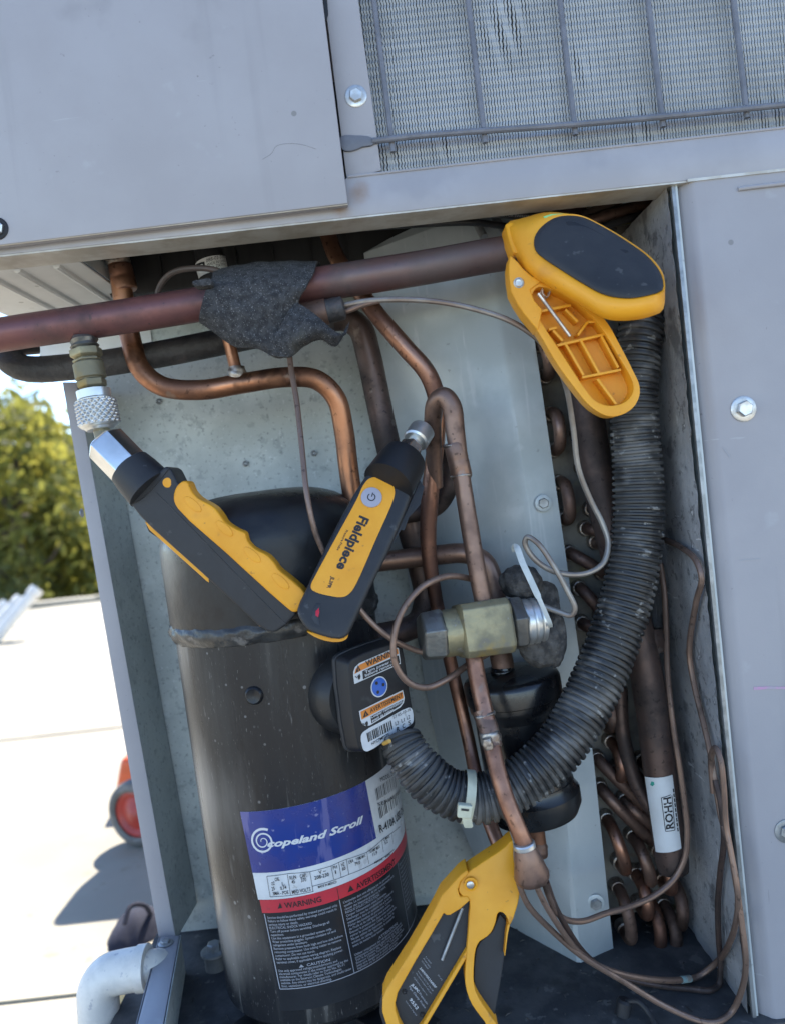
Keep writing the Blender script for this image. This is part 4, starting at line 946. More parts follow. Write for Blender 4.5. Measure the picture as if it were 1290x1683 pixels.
cd = thing('ribbed_conduit', 'fat scuffed black split conduit arcing from behind the upper clamp down to the compressor cover', 'conduit', W(760,1330,.01))
v, f = corrugated([(1068,345,.12,58),(1080,378,.11,62),(1086,412,.085,68),(1077,460,.06,74),(1058,520,.05,76),(1044,600,.046,77),(1041,690,.045,80),(1047,780,.045,84),(1047,870,.043,86),(1034,960,.038,87),(1006,1055,.03,88),(966,1150,.018,88),(912,1235,.006,87),(850,1288,.0,86),(790,1312,-.002,84),(735,1302,-.002,82),(692,1268,.0,80),(664,1228,.006,74),(655,1205,.012,66)], 84, 10.4, 44, (9,))
mesh_obj('ribbed_sleeve', v, f, M_loom, cd, angle=50)
v, f = tube([(1064,360,.115),(1084,410,.085),(1060,515,.05),(1046,690,.045),(1046,880,.043),(1004,1055,.03),(908,1235,.006),(790,1308,-.002),(690,1265,.0),(660,1212,.01)], 58, 16, 8); mesh_obj('wire_fill', v, f, M_cable, cd)
zt_ = thing('cable_tie', 'cream nylon cable tie cinched round the bottom of the ribbed conduit', 'cable tie', W(765,1360,-.03))
ca, cb = W(757,1307,-.002), W(776,1310,-.002); axd = (cb-ca).normalized(); r_ = PX(43.5,-.002)
v, f = revolve(W(760,1308,-.002), axd, [(0,r_*.97),(.0002,r_),(PX(15),r_),(PX(15)+.0002,r_*.97)], 48, caps=False); mesh_obj('band', v, f, M_tie, zt_)
hp = W(763,1332,-.038); v, f = obox(hp, sdir2(1,.1)*PX(11), sdir2(-.1,1)*PX(10), Vector((0,.003,0))); tb = mesh_obj('lock_head', v, f, M_tie, zt_, bevel=.0012, segs=3)
v, f = obox(hp+Vector((0,-.0031,0))+sdir2(0,-1)*PX(4), sdir2(1,.1)*PX(6), sdir2(-.1,1)*PX(1.6), Vector((0,.0004,0))); mesh_obj('slot', v, f, M_cable, tb)
v, f = prism(pxs([(758,1340),(773,1340),(777,1358),(775,1361),(763,1361),(761,1356)], -.0365), Vector((0,.0016,0))); mesh_obj('tail', v, f, M_tie, zt_, bevel=.0003)
v, f = tube([(631,1222,-.004),(640,1218,-.012)], 7, 10, 2); mesh_obj('yellow_wire_end', v, f, M_toolyel, cd)
# ------------------------------------------------------------------ compressor
YC = .09
pa, pb = W(509, 1400, YC), W(452, 1000, YC); axc = (pb-pa).normalized()
rC = PX(164, YC)*.992
base_c = pa+axc*((ZF+.018-pa.z)/axc.z)
hof = lambda p: (p-base_c).dot(axc)
h_seam = hof(pb); h_sh = hof(W(440, 893, YC)); h_top = hof(W(432, 806, YC))
cmp_ = thing('compressor', 'tall dusty black scroll compressor can with a blue and red printed label', 'compressor', (base_c.x, base_c.y, ZF))
cyl = Cyl(base_c, axc, rC)
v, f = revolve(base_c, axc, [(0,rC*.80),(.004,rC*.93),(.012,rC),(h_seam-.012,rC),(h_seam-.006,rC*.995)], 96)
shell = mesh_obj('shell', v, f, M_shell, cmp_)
for (px, py, r_) in ((418,1143,17),):
    s_, t_ = cyl.hit(px, py); c = cyl.pt(s_, t_, -.001); n_ = (cyl.pt(s_,t_,1)-cyl.pt(s_,t_,0))
    v, f = revolve(c, n_, [(0,PX(r_,0)),(.0022,PX(r_*.9,0)),(.0034,PX(r_*.72,0)),(.0028,PX(r_*.4,0)),(.0024,0.0001)], 28); mesh_obj('weld_plug', v, f, M_shelltop, shell)
rnd = random.Random(8)
ks = [(rnd.uniform(0,6.3), rnd.randint(9,40), rnd.uniform(.3,1)) for _ in range(9)]
def wob(t, h): return .0008*sum(a*math.sin(n_*t+ph+(h*900 if i_ % 2 else -h*500))*math.sin(3*t+i_) for i_, (ph, n_, a) in enumerate(ks))/2
v, f = revolve(base_c, axc, [(h_seam-.013+.001*j, rC*1.0+.0042*math.sin(math.pi*j/18)) for j in range(19)], 180, fn=wob); mesh_obj('weld_seam', v, f, M_weld, shell, angle=70)
pr = [(h_seam-.002, rC*1.022), (h_seam+.001, rC*1.03), (h_sh-.004, rC*1.03)]
for i in range(1, 15):
    a = i/14*math.pi/2; pr.append((h_sh+(h_top-h_sh)*math.sin(a)**.9, rC*1.03*max(math.cos(a)**.62, .02)))
v, f = revolve(base_c, axc, pr, 96); capo = mesh_obj('cap', v, f, M_shelltop, cmp_)
for a in range(4):
    t = math.pi*(.25+.5*a); p = base_c+Vector((math.cos(t)*.098, math.sin(t)*.098, -.016))
    q_ = [base_c+Vector((math.cos(t+d)*r__, math.sin(t+d)*r__, -.010)) for d, r__ in ((-.35,.06),(-.16,.115),(.16,.115),(.35,.06))]
    v, f = prism(q_, Vector((0,0,.004))); mesh_obj('foot', v, f, M_blkplas, cmp_, bevel=.001)
    v, f = revolve(Vector((p.x,p.y,ZF)), (0,0,1), [(0,.013),(.007,.012)], 20); mesh_obj('rubber_grommet', v, f, M_rubber, cmp_)
mb = WZ(353, 1562, ZF+.016)
v, f = revolve((mb.x,mb.y,ZF), (0,0,1), [(0,.010),(.015,.010)], 20); mesh_obj('rubber_grommet', v, f, M_rubber, cmp_)
v, f = revolve((mb.x,mb.y,ZF+.0145), (0,0,1), [(0,.0125),(.0018,.0125),(.0022,.0118)], 28); wsh = mesh_obj('mount_washer', v, f, M_bolt2, cmp_)
v, f = revolve((mb.x,mb.y,ZF+.0165), (0,0,1), [(0,.0065),(.006,.0065),(.007,.0052)], 6); mesh_obj('bolt_head', v, f, M_bolt2, wsh)

# ---- name plate
b4 = lambda x, y: (390+x/4.448, 1270+y/4.448)
d4 = lambda x, y: (420+x/4.778, 1440+y/4.778)
TL = cyl.hit(395.6,1334); TR = cyl.hit(600,1283.5); BL = cyl.hit(455.5,1626)
av = (TR[0]-TL[0], TR[1]-TL[1]); bv = (BL[0]-TL[0], BL[1]-TL[1])
det = av[0]*bv[1]-av[1]*bv[0]
def inv(x, y, raw=None):
    s_, t_ = raw or cyl.hit(x, y); s_ -= TL[0]; t_ -= TL[1]
    return ((s_*bv[1]-t_*bv[0])/det, (av[0]*t_-av[1]*s_)/det)
def pq(p, q_): return (TL[0]+av[0]*p+bv[0]*q_, TL[1]+av[1]*p+bv[1]*q_)
qb = inv(413.6,1434)[1]; qr = inv(427.5,1478.5)[1]; qk = inv(433,1500)[1]
p0 = inv(433,1500)[0]; ps1 = inv(558,1480)[0]; ps2 = inv(657,1445)[0]; PE = 2.05
def zone(name, c, d, m, par): 
    v, f = patch_st(cyl, [pq(*x) for x in c], d, 30, 4); return mesh_obj(name, v, f, m, par)
plate = zone('name_plate', [(0,0),(PE,0),(PE,qr),(0.0,qr)], .0002, M_paper, cmp_)
zone('blue_field', [(0,0),(1,0),(1.0,qb),(0,qb)], .0004, M_lblblue, plate)
zone('red_band', [(p0-.005,qr),(PE,qr),(PE,qk),(p0-.005,qk)], .0004, M_lblred, plate)
zone('black_field', [(p0,qk),(PE,qk),(PE,1.12),(p0-.02,1.12)], .0003, M_lblblack, plate)
white, black, fine = [], [], []
def cpx(lst, s, a, b, t, d=.0007, bold=0, shear=0): lst.append(text_px(cyl, s, a, b, t, d, bold, shear))
cpx(white, 'copeland Scroll', b4(226,540), b4(922,360), b4(222,490), bold=.036, shear=.3)
# swirl emblem
def swirl(c, rx, turns, w0, w1, ph, n=90):
    s0 = cyl.hit(*c); V1, V2 = [], []
    for i in range(n+1):
        t = i/n; r = rx*(1-t*.86); a = ph+t*turns*2*math.pi; w_ = w0+(w1-w0)*t
        for L_, rr in ((V1, r+w_/2), (V2, r-w_/2)):
            x, y = math.cos(a)*rr*1.02, math.sin(a)*rr*1.0
            L_.append(cyl.pt(s0[0]+x-.12*y, s0[1]+y+.18*x, .0007))
    return grid([V1, V2])
white.append(swirl(b4(192,500), PX(21.5,0.01), 2.35, PX(4.2), PX(1.2), .9))
for a, b in (((232,770),(1000,540)),): pass
# table rules
def rule(lst, a, b, w_=.9): lst.append(line_st(cyl, cyl.hit(*a), cyl.hit(*b), PX(w_,.01), .0006, 10))
tb = [(220,755),(375,735),(530,722),(685,680),(745,652),(795,632),(945,580),(1055,490),(1125,440),(1185,390)]
for a, b in zip(tb, tb[1:]): rule(black, b4(*a), b4(*b), .7)
rule(black, b4(220,755), b4(245,905), .7); rule(black, b4(245,905), b4(560,865), .7)
for x, y, x2, y2 in ((370,742,392,888),(532,722,556,866),(686,680,706,778),(742,655,760,765),(797,632,815,742),(945,580,960,665),(1053,490,1066,580),(1125,440,1135,520)): rule(black, b4(x,y), b4(x2,y2), .7)
rule(black, b4(548,828), b4(815,742), .7); rule(black, b4(815,742), b4(1140,560), .7)
for s, a, b, t in (('OIL',(280,792),(314,784),(277,766)),('OZ.',(255,822),(282,816),(251,797)),('L.',(332,822),(352,818),(329,797)),('25',(258,860),(280,854),(254,834)),('0.74',(320,855),(364,846),(316,829)),
                   ('3MA - POE',(266,893),(380,882),(262,868)),('RUN',(388,780),(434,772),(384,753)),('CAP.',(462,768),(510,757),(458,742)),('45',(402,810),(426,804),(398,784)),('370',(470,797),(508,789),(466,770)),
                   ('MFD VOLTS',(406,884),(540,860),(401,857)),('V ~',(598,740),(650,724),(594,714)),('208-230',(568,780),(672,752),(564,754)),('MADE IN MEXICO',(594,842),(728,803),(591,824)),
                   ('PH',(702,705),(732,696),(697,682)),('1',(717,737),(724,735),(713,712)),('HZ',(762,684),(786,675),(757,660)),('60',(768,715),(792,706),(763,690)),('LRA',(815,664),(850,650),(811,640)),
                   ('Y-RMS MAX',(868,644),(938,612),(864,622)),('79.0',(860,680),(898,664),(856,656)),('X-AMP MAX',(966,590),(1042,548),(962,566)),('11.9',(988,610),(1022,592),(984,586)),('C.MAX',(1066,500),(1110,472),(1062,478)),('5.2',(1076,524),(1098,510),(1072,502)),
                   ('MADE',(1002,664),(1060,634),(999,650)),('BOARD',(1080,622),(1115,598),(1077,606))):
    cpx(black, s, b4(*a), b4(*b), b4(*t), bold=.01)
cpx(black, 'R-410A USE ONLY', b4(1040,440), b4(1210,262), b4(1030,385), bold=.015)
cpx(black, 'MODEL ZP31K5E', b4(1046,66), b4(1160,-12), b4(1038,36)); cpx(black, 'SERIAL 10F570', b4(1026,246), b4(1188,120), b4(1020,222))
rnd = random.Random(4)
for (x0, y0, x1, y1, hh) in ((1006,118,1150,20,84), (1030,255,1195,120,80)):
    t = 0
    while t < 1:
        w_ = rnd.choice((1.0,1.8,2.6)); x = x0+(x1-x0)*t; y = y0+(y1-y0)*t
        rule(black, b4(x,y), b4(x+14*hh/84,y+hh), w_*.85); t += rnd.uniform(.05,.10)
# red band text
cpx(black, 'WARNING', d4(235,248), d4(522,196), d4(226,206), bold=.015)
cpx(black, 'AVERTISSEMENT', b4(872,852), b4(1150,662), b4(862,812), bold=.012)
def tri(a, b, c, lst=black, d=.0007):
    P = [cyl.hit(*x) for x in (a, b, c)]; lst.append(([cyl.pt(*x, d) for x in P], [(0,1,2)]))
tri(d4(180,252), d4(215,246), d4(196,205)); tri(b4(808,872), b4(852,855), b4(824,820)); rule(black, d4(640,92), d4(658,188), .9)
mesh_obj('black_lettering', *merge(*black), M_ink, plate, smooth=False)
# frames of the black field
fr_ = []
fr_.append(line_st(cyl, pq(p0+.012,qk+.004), pq(p0+.012,.995), .0008, .0006, 12)); fr_.append(line_st(cyl, pq(p0+.012,.995), pq(PE,.995), .0007, .0006, 30))
fr_.append(line_st(cyl, pq(ps1,qk), pq(ps1-.005,.995), .0006, .0006, 12)); fr_.append(line_st(cyl, pq(ps2,qk), pq(ps2-.005,.995), .0005, .0006, 12))
LH = math.hypot(*bv)
def para(lines, pl, q0, q1, h, wmax, lst):
    n_ = len(lines)
    for i, s in enumerate(lines):
        if not s: continue
        q_ = q0+(q1-q0)*i/(n_-1); V, F = text_mesh(s, .012, 0); w_ = max(v[0] for v in V)*h/CAPH*.92
        w_ = min(w_, wmax); pe = w_/math.hypot(*av)
        lst.append(text_st(cyl, s, pq(pl,q_), pq(pl+pe,q_), pq(pl,q_-h/LH), .0006, .012))
L1 = ['Service should be performed by trained personnel only.','Failure to follow these safety warnings could result in','serious injury or death.','ELECTRICAL SHOCK HAZARD','Turn off power before servicing. Discharge all','capacitors.',
      'Use this equipment in a grounded system only.','Wear protective goggles. System contains oil and','refrigerant under pressure.','Remove pressure from both high and low side before','removing compressor. Use tubing cutter to remove','compressor. Do not use torch.',
      'Refer to applicable system wiring diagram. Replace','terminal cover, if applicable, before applying power.']
W1 = (ps1-p0-.05)*math.hypot(*av)
para(L1, p0+.03, qk+.032, qk+(1-qk)*.655, 0.00185, W1, fr_)
para(['CAUTION'], p0+.24, .83, .83, .0019, W1, fr_) if False else None
fr_.append(text_st(cyl, 'CAUTION', pq(p0+.25,qk+(1-qk)*.725), pq(p0+.42,qk+(1-qk)*.725), pq(p0+.25,qk+(1-qk)*.725-.0021/LH), .0006, .02))
fr_.append(([cyl.pt(*pq(p0+.19,qk+(1-qk)*.728),.0006), cyl.pt(*pq(p0+.23,qk+(1-qk)*.728),.0006), cyl.pt(*pq(p0+.21,qk+(1-qk)*.69),.0006)], [(0,1,2)]))
para(['Use only approved refrigerants/lubricants and','electrical components in the manner approved by the','manufacturer. For details refer to Form No. 93-11','available on the Emerson Climate Technologies','website. Any others may be dangerous, and could cause','fires, explosions, or electrical shorting.'],
     p0+.03, qk+(1-qk)*.765, qk+(1-qk)*.965, 0.00185, W1, fr_)
W2 = (ps2-ps1-.05)*math.hypot(*av)
para(["L'entretien doit etre effectue par du personnel",'qualifie. Le non-respect de ces avertissements peut','causer des blessures graves ou la mort.',"RISQUE D'ELECTROCUTION","Couper l'alimentation avant l'entretien.",'Decharger tous les condensateurs. Utiliser cet','equipement dans un systeme mis a la terre.','Porter des lunettes de protection. Contient',"de l'huile et du refrigerant sous pression.",'Evacuer la pression des deux cotes avant de',
      'retirer le compresseur. Utiliser un coupe-tube.','Ne pas utiliser de chalumeau. Consulter le',"schema de cablage. Remettre le couvercle","avant de mettre sous tension."], ps1+.025, qk+.032, qk+(1-qk)*.66, 0.00185, W2, fr_)
fr_.append(text_st(cyl, 'ATTENTION', pq(ps1+.24,qk+(1-qk)*.74), pq(ps1+.45,qk+(1-qk)*.74), pq(ps1+.24,qk+(1-qk)*.74-.0021/LH), .0006, .02))
para(['Utiliser uniquement des refrigerants/lubrifiants et','composants electriques approuves par le fabricant.','Voir le formulaire No. 93-11 sur le site Web de','Emerson Climate Technologies. Tout autre produit','peut etre dangereux et causer un incendie, une','explosion ou un court-circuit electrique.'], ps1+.025, qk+(1-qk)*.78, qk+(1-qk)*.965, 0.00185, W2, fr_)
para(['Solo personal capacitado debe','realizar el servicio. No seguir','estas advertencias puede causar','lesiones graves o la muerte.','Desconecte la energia antes de','dar servicio. Descargue todos','los capacitores. Use este equipo','solo en sistemas con tierra.','Use gafas protectoras. Contiene','aceite y refrigerante a presion.','Retire la presion de ambos lados','antes de quitar el compresor.'], ps2+.02, qk+.032, qk+(1-qk)*.72, 0.00185, W2*.8, fr_)
mesh_obj('small_print', *merge(*fr_), M_inkg, plate, smooth=False)
mesh_obj('white_lettering', *merge(*white), M_inkw, plate, smooth=False)

# ---- terminal cover
z7 = lambda x, y: (560+x/7.65, 1040+y/7.65)
az = R(38); n_ = Vector((math.sin(az), -math.cos(az), 0)); e1_ = Vector((math.cos(az), math.sin(az), 0))
fl = Flat(W(622,1150,.0), e1_, (0,0,1))
def flp(lst): return [fl.hit(*z7(*p)) for p in lst]
def fpoly(lst, d, rd=None): P = flp([p[:2] for p in lst]); return [fl.pt(a, b, d) for a, b in P], [tuple(range(len(P)))]
out = [(100,420),(112,375),(150,330),(640,140),(720,130),(770,165),(790,230),(850,610),(900,930),(940,1100),(935,1160),(900,1210),(380,1490),(320,1500),(260,1480),(225,1420)]
out = smooth_loop(out, 3); face = [fl.pt(*fl.hit(*z7(p[0],p[1])), 0) for p in out]
ctr = sum(face, Vector())/len(face)
back = [ctr+(p-ctr)*1.06-fl.n*.014 for p in face]
v, f = prism(face, back); tcv = mesh_obj('terminal_cover', v, f, M_blkplas, cmp_, bevel=.0016, segs=3, angle=30)
back2 = [ctr+(p-ctr)*1.075-fl.n*.0142 for p in face]; back3 = [p-fl.n*.004 for p in back2]
v, f = prism(back2, back3); mesh_obj('cover_rim', v, f, M_dkplas, tcv, bevel=.0008)
v, f = revolve(ctr-fl.n*.045-e1_*.010, fl.n, [(0,.031),(.012,.031),(.020,.030),(.026,.027)], 40); mesh_obj('terminal_fence', v, f, M_shelltop, tcv)
wp, op, kp = [], [], []
wp.append(fpoly([(158,540),(158,490),(180,430),(232,382),(640,205),(700,188),(722,190),(748,388),(172,645)], .0003))
op.append(fpoly([(172,512),(185,455),(240,398),(640,222),(700,202),(712,205),(720,262),(262,470),(175,516)], .0005))
kp.append(fpoly([(270,482),(720,282),(738,378),(278,585)], .0005))
wp.append(fpoly([(230,985),(775,718),(797,820),(785,880),(745,935),(365,1165),(310,1172),(270,1145),(250,1100)], .0003))
op.append(fpoly([(245,992),(768,738),(782,818),(262,1092)], .0005))
kp.append(fpoly([(372,1050),(778,842),(770,880),(735,920),(385,1138)], .0005))
wp.append(fpoly(smooth_loop([(253,1300),(285,1245),(560,1090),(840,942),(885,950),(908,1040),(905,1120),(860,1165),(620,1310),(345,1488),(295,1480),(268,1420)],3), .0003))
for w_ in wp: mesh_obj('paper_label', *w_, M_paper, tcv, smooth=False)
for w_ in op: mesh_obj('orange_label', *w_, M_lblor, tcv, smooth=False)
cc = fl.hit(*z7(482,678)); rr = (fl.hit(*z7(482,545))[1]-cc[1])*1.0
def disc(c, r, d, n=36): return [fl.pt(c[0]+r*math.cos(6.2832*i/n), c[1]+r*math.sin(6.2832*i/n), d) for i in range(n)], [tuple(range(n))]
mesh_obj('white_circle', *disc(cc, rr, .0003), M_paper, tcv, smooth=False); mesh_obj('blue_circle', *disc(cc, rr*.88, .0005), M_lblcyan, tcv, smooth=False)
for a in ((447,632),(530,650),(463,745)): kp.append(disc(fl.hit(*z7(*a)), rr*.17, .0007, 16))
def T7(lst, s, a, b, t, d=.0007, bold=.015): lst.append(text_px(fl, s, z7(*a), z7(*b), z7(*t), d, bold))
T7(kp, 'WARNING', (318,428), (702,258), (304,356), bold=.02); T7(kp, 'AVERTISSEMENT', (368,1008), (772,802), (360,955))
fi = []
T7(fi, 'Turn power off', (304,512), (690,348), (298,478)); T7(fi, 'before removing', (304,552), (705,380), (299,520))
T7(fi, "Couper l'alimentation", (378,1078), (765,878), (372,1044)); T7(fi, 'avant de retirer.', (392,1120), (665,972), (386,1088))
kp.append(fpoly([(182,505),(248,470),(212,405)], .0007)); kp.append(fpoly([(275,1068),(350,1030),(305,975)], .0007))
fj = []; fj.append(fpoly([(212,478),(222,474),(214,432)], .0009)); fj.append(fpoly([(308,1040),(318,1035),(307,1000)], .0009))
for o_ in ((0,0),(95,590)):
    kp.append(fpoly([(205+o_[0],545+o_[1]),(235+o_[0],515+o_[1]),(246+o_[0],545+o_[1]),(240+o_[0],580+o_[1]),(222+o_[0],590+o_[1])], .0007))
    kp.append(fpoly([(178+o_[0],540+o_[1]),(205+o_[0],560+o_[1]),(203+o_[0],570+o_[1]),(176+o_[0],552+o_[1])], .0007))
rnd = random.Random(6); x = 322
while x < 622:
    w_ = rnd.choice((6,9,14)); y = 1262-(x-322)*.54
    kp.append(fpoly([(x,y),(x+w_,y-w_*.54),(x+w_+22,y-w_*.54+112),(x+22,y+112)], .0006)); x += w_+rnd.choice((5,8,12))
T7(kp, 'HYC7MP272', (390,1412), (604,1290), (382,1378)); T7(kp, '57 05-10-10', (655,1080), (872,975), (648,1044), bold=0)
for s, a in (('L3',(682,1165)),('L1',(756,1130)),('L2',(824,1092))): T7(kp, s, a, (a[0]+38,a[1]-18), (a[0]-7,a[1]-46), bold=0)
for s, a in (('R',(700,1242)),('C',(770,1204)),('S',(842,1164))): T7(kp, s, a, (a[0]+34,a[1]-16), (a[0]-8,a[1]-54), bold=.01)
mesh_obj('black_print', *merge(*kp), M_ink, tcv, smooth=False); [mesh_obj('white_print', *merge(*q_), M_inkw, tcv, smooth=False) for q_ in (fi[:2], fi[2:])]
for q_ in fj: mesh_obj('warning_mark', *q_, M_lblor, tcv, smooth=False)

# ------------------------------------------------------------------ pressure probes
def plate_px(pts, Yf, th, m, parent, name, bevel=.002, segs=3, smooth=0, angle=30, back_scale=1.0):
    if smooth: pts = [(p[0],p[1]) for p in smooth_loop(pts, smooth)]
    Fp = [W(x, y, Yf(x, y)) for x, y in pts]
    c = sum(Fp, Vector())/len(Fp); Bp = [c+(p-c)*back_scale+Vector((0,th,0)) for p in Fp]
    v, f = prism(Fp, Bp); return mesh_obj(name, v, f, m, parent, bevel=bevel, segs=segs, angle=angle)
def line_px(pts, Y_f, d, m, parent, name):
    v, f = tube([(x, y, Y_f(x, y)) for x, y in pts], d, 8, 3); return mesh_obj(name, v, f, m, parent)

# left probe, seen from its side
lp = thing('pressure_probe', 'black and amber pressure probe hanging left from the brass valve, ribbed finger grip facing up', 'pressure gauge', W(440,1040,.0), 'clip on pressure probes')
YL = lambda x, y: .020-.022*((x-190)/300)
kn_o = o_v = W(137, 553, .034); axv = W(171, 731, .030)-o_v; u = axv.length/181; dep = .034
v, f = revolve(o_v, axv, [(89*u,vr(20)),(90.5*u,vr(27)),(104*u,vr(26.5)),(106*u,vr(24))], 40); kn = mesh_obj('coupler_collar', v, f, M_alu, lp)
axn = axv.normalized(); nk, mk = 228, 64
kp_ = []
for j in range(mk+1):
    t = j/mk; h = (106+46*t)*u
    base = 31.5 if t > .03 else 28
    if t > .9: base = 31.5-5*((t-.9)/.1)**1.5
    kp_.append((h, vr(base)))
def knurl(t, h):
    tt = (h/u-106)/46
    if tt < .05 or tt > .90: return 0
    tw = lambda x: abs((x/(2*math.pi)) % 1-.5)*2      # triangle wave
    return vr(2.6)*(min(tw(t*19+tt*26), tw(t*19-tt*26))*1.6-.6)
v, f = revolve(o_v, axv, kp_, nk, fn=knurl); mesh_obj('knurled_nut', v, f, M_alu, lp, angle=75)
v, f = revolve(o_v, axv, [(150*u,vr(27)),(156*u,vr(22)),(157*u,vr(14))], 32); mesh_obj('nut_taper', v, f, M_alu, lp)
v, f = tube([(166,700,.0312),(170,716,.030),(174,730,.028),(182,745,.024),(192,757,.022)], 27, 20, 5); mesh_obj('stem', v, f, M_brass, lp)
ha, hb = W(168,722,.026), W(240,796,.020)
refh = Matrix.Rotation(R(22), 3, (hb-ha).normalized()) @ Vector((0,-1,0))
Lh = (hb-ha).length
v, f = revolve(ha, hb-ha, [(0,PX(24)),(.0025,PX(35)),(.004,PX(36.5)),(Lh,PX(36.5))], 6, refh); mesh_obj('hex_fitting', v, f, M_chrome, lp, bevel=.0018, segs=3, angle=25)
ca, cb = W(214,768,.0215), W(250,806,.0185)
YLd = lambda x, y: YL(x, y)-.006
v, f = revolve(ca-(cb-ca)*.06, cb-ca, [(0,PX(32)),(.0015,PX(37)),(.010,PX(40)),(.0245,PX(42.5)),(.0248,PX(40.5))], 40); mesh_obj('collar', v, f, M_dkplas, lp)
body = [(210,822),(222,815),(272,766),(281,770),(292,792),(330,832),(484,1000),(487,1010),(470,1028),(452,1040),(440,1038),(424,1028),(330,940),(250,868),(232,850)]
plate_px(body, YLd, .032, M_dkplas, lp, 'body', bevel=.0055, segs=5)
plate_px([(238,857),(248,860),(330,934),(424,1020),(446,1040),(438,1041),(424,1033),(330,946),(246,871)], lambda x,y: YLd(x,y)+.008, .014, M_yel, lp, 'back_cover', bevel=.001)
plate_px([(240,862),(249,872),(282,896),(268,890),(245,874)], lambda x,y: YLd(x,y)+.010, .014, M_blkplas, lp, 'clip', bevel=.001)
line_px([(258,810),(300,852),(390,945),(470,1026)], lambda x,y: YLd(x,y)-.00005, 1.5, M_cable, lp, 'seam')
line_px([(216,829),(236,818),(262,790),(279,769)], lambda x,y: YLd(x,y)-.0003, 1.6, M_cable, lp, 'seam')
z6 = lambda pts: [(100+x/2.0806, 650+y/2.0806) for x, y in pts]
grip = z6([(385,352),(395,312),(418,292),(434,296),(447,325),(470,350),(522,380),(545,408),(562,432),(605,458),(630,470),(640,498),(662,522),(705,546),(730,572),(746,596),(785,628),(834,674),(838,692),(812,738),(795,742),(770,725),(560,535),(400,388)])
gp = plate_px(grip, lambda x,y: YLd(x,y)-.0035, .020, M_yel, lp, 'grip', bevel=.0028, segs=4, smooth=3)
for c in ((452,372),(560,455),(655,545),(752,636)):
    cx, cy_ = z6([c])[0]
    pts = [(cx+17*math.cos(a)*.8+9*math.sin(a)*.55, cy_+17*math.cos(a)*.72-9*math.sin(a)*.6) for a in [6.2832*i/14 for i in range(14)]]
    plate_px(pts, lambda x,y: YLd(x,y)-.0042, .003, M_yel, gp, 'finger_rib', bevel=.0009, segs=3, smooth=0)
cx, cy_ = z6([(367,298)])[0]
v, f = revolve(W(cx,cy_,YLd(cx,cy_)+.0006), (0,-1,0), [(0,PX(8.2)),(.0008,PX(8.2)),(.0010,PX(7))], 24); mesh_obj('loop_hole', v, f, M_yel, lp)

# right probe, face to the camera
rpb = thing('pressure_probe', 'amber faced pressure probe with a power button and black lettering', 'pressure gauge', W(540,1053,-.02), 'clip on pressure probes')
YR = lambda x, y: .012-.044*((y-740)/310)
cap_c = W(688,722,.040); ca = W(677,733,.026)
dirn = (W(655,768,.014)-W(684,724,.034)).normalized()
v, f = revolve(W(685,721,.040), dirn, [(-.012,PX(19)),(-.010,PX(23)),(.002,PX(23)),(.0035,PX(20)),(.0036,PX(13)),(.02,PX(12))], 40, fn=lambda t,h: PX(.8)*math.sin(t*30) if -.0095 < h < .001 else 0); mesh_obj('coupler', v, f, M_alu, rpb)
v, f = revolve(W(682,726,.034), dirn, [(.004,PX(14)),(.006,PX(21)),(.030,PX(22))], 6, Matrix.Rotation(R(15),3,dirn) @ Vector((0,-1,0))); mesh_obj('hex_fitting', v, f, M_chrome, rpb, bevel=.001, segs=3, angle=25)
v, f = revolve(W(666,752,.022), dirn, [(0,PX(34)),(.002,PX(39)),(.010,PX(41.5)),(.030,PX(43.5))], 44); mesh_obj('collar', v, f, M_blkplas, rpb)
body = [(608,772),(622,752),(640,748),(665,757),(684,775),(686,790),(678,812),(668,840),(640,905),(610,965),(580,1030),(571,1046),(558,1052),(530,1047),(505,1036),(491,1017),(488,1003),(500,975),(540,890),(580,815)]
rb = plate_px(body, YR, .030, M_dkplas, rpb, 'body', bevel=.005, segs=5, smooth=2)
plate_px([(640,905),(690,790),(697,800),(690,830),(672,850),(664,872),(655,870)], lambda x,y: YR(x,y)+.012, .016, M_dkplas, rpb, 'side_clip', bevel=.002)
z5 = lambda pts: [(480+x/5.26, 760+y/5.26) for x, y in pts]
fp = z5([(560,320),(615,200),(660,145),(720,125),(800,140),(868,190),(888,250),(878,315),(720,680),(562,1040),(520,1110),(470,1155),(415,1166),(330,1155),(205,1122),(168,1095),(166,1055),(200,985),(380,650)])
YFc = lambda x, y: YR(x, y)-.0009
fc = plate_px(fp, YFc, .004, M_yel, rpb, 'face_plate', bevel=.0005, segs=2, smooth=4)
plate_px(z5([(125,1458),(180,1470),(300,1500),(420,1520),(485,1490),(470,1530),(400,1553),(300,1545),(200,1510)]), lambda x,y: YR(x,y)+.0045, .010, M_yel, rpb, 'back_cover', bevel=.0008, smooth=2)
pn = Flat(W(570,900,YFc(570,900)), W(650,900,YFc(650,900))-W(490,900,YFc(490,900)), W(570,780,YFc(570,780))-W(570,1020,YFc(570,1020)))
bc = pn.hit(*z5([(688,305)])[0]); br_ = PX(17.2)
def pdisc(r, d, n=36): return [pn.pt(bc[0]+r*math.cos(6.2832*i/n), bc[1]+r*math.sin(6.2832*i/n), d) for i in range(n)]
v, f = prism(pdisc(br_, .0014), pdisc(br_, -.001)); bt = mesh_obj('power_button', v, f, M_greyplas, rpb, bevel=.0005, segs=3)
ic = [ring([pn.pt(bc[0]+PX(6.6)*math.sin(a), bc[1]+PX(6.6)*math.cos(a), .0016) for a in []] or [Vector()]*0, [], (0,0,0))] if False else []
arc1, arc2 = [], []
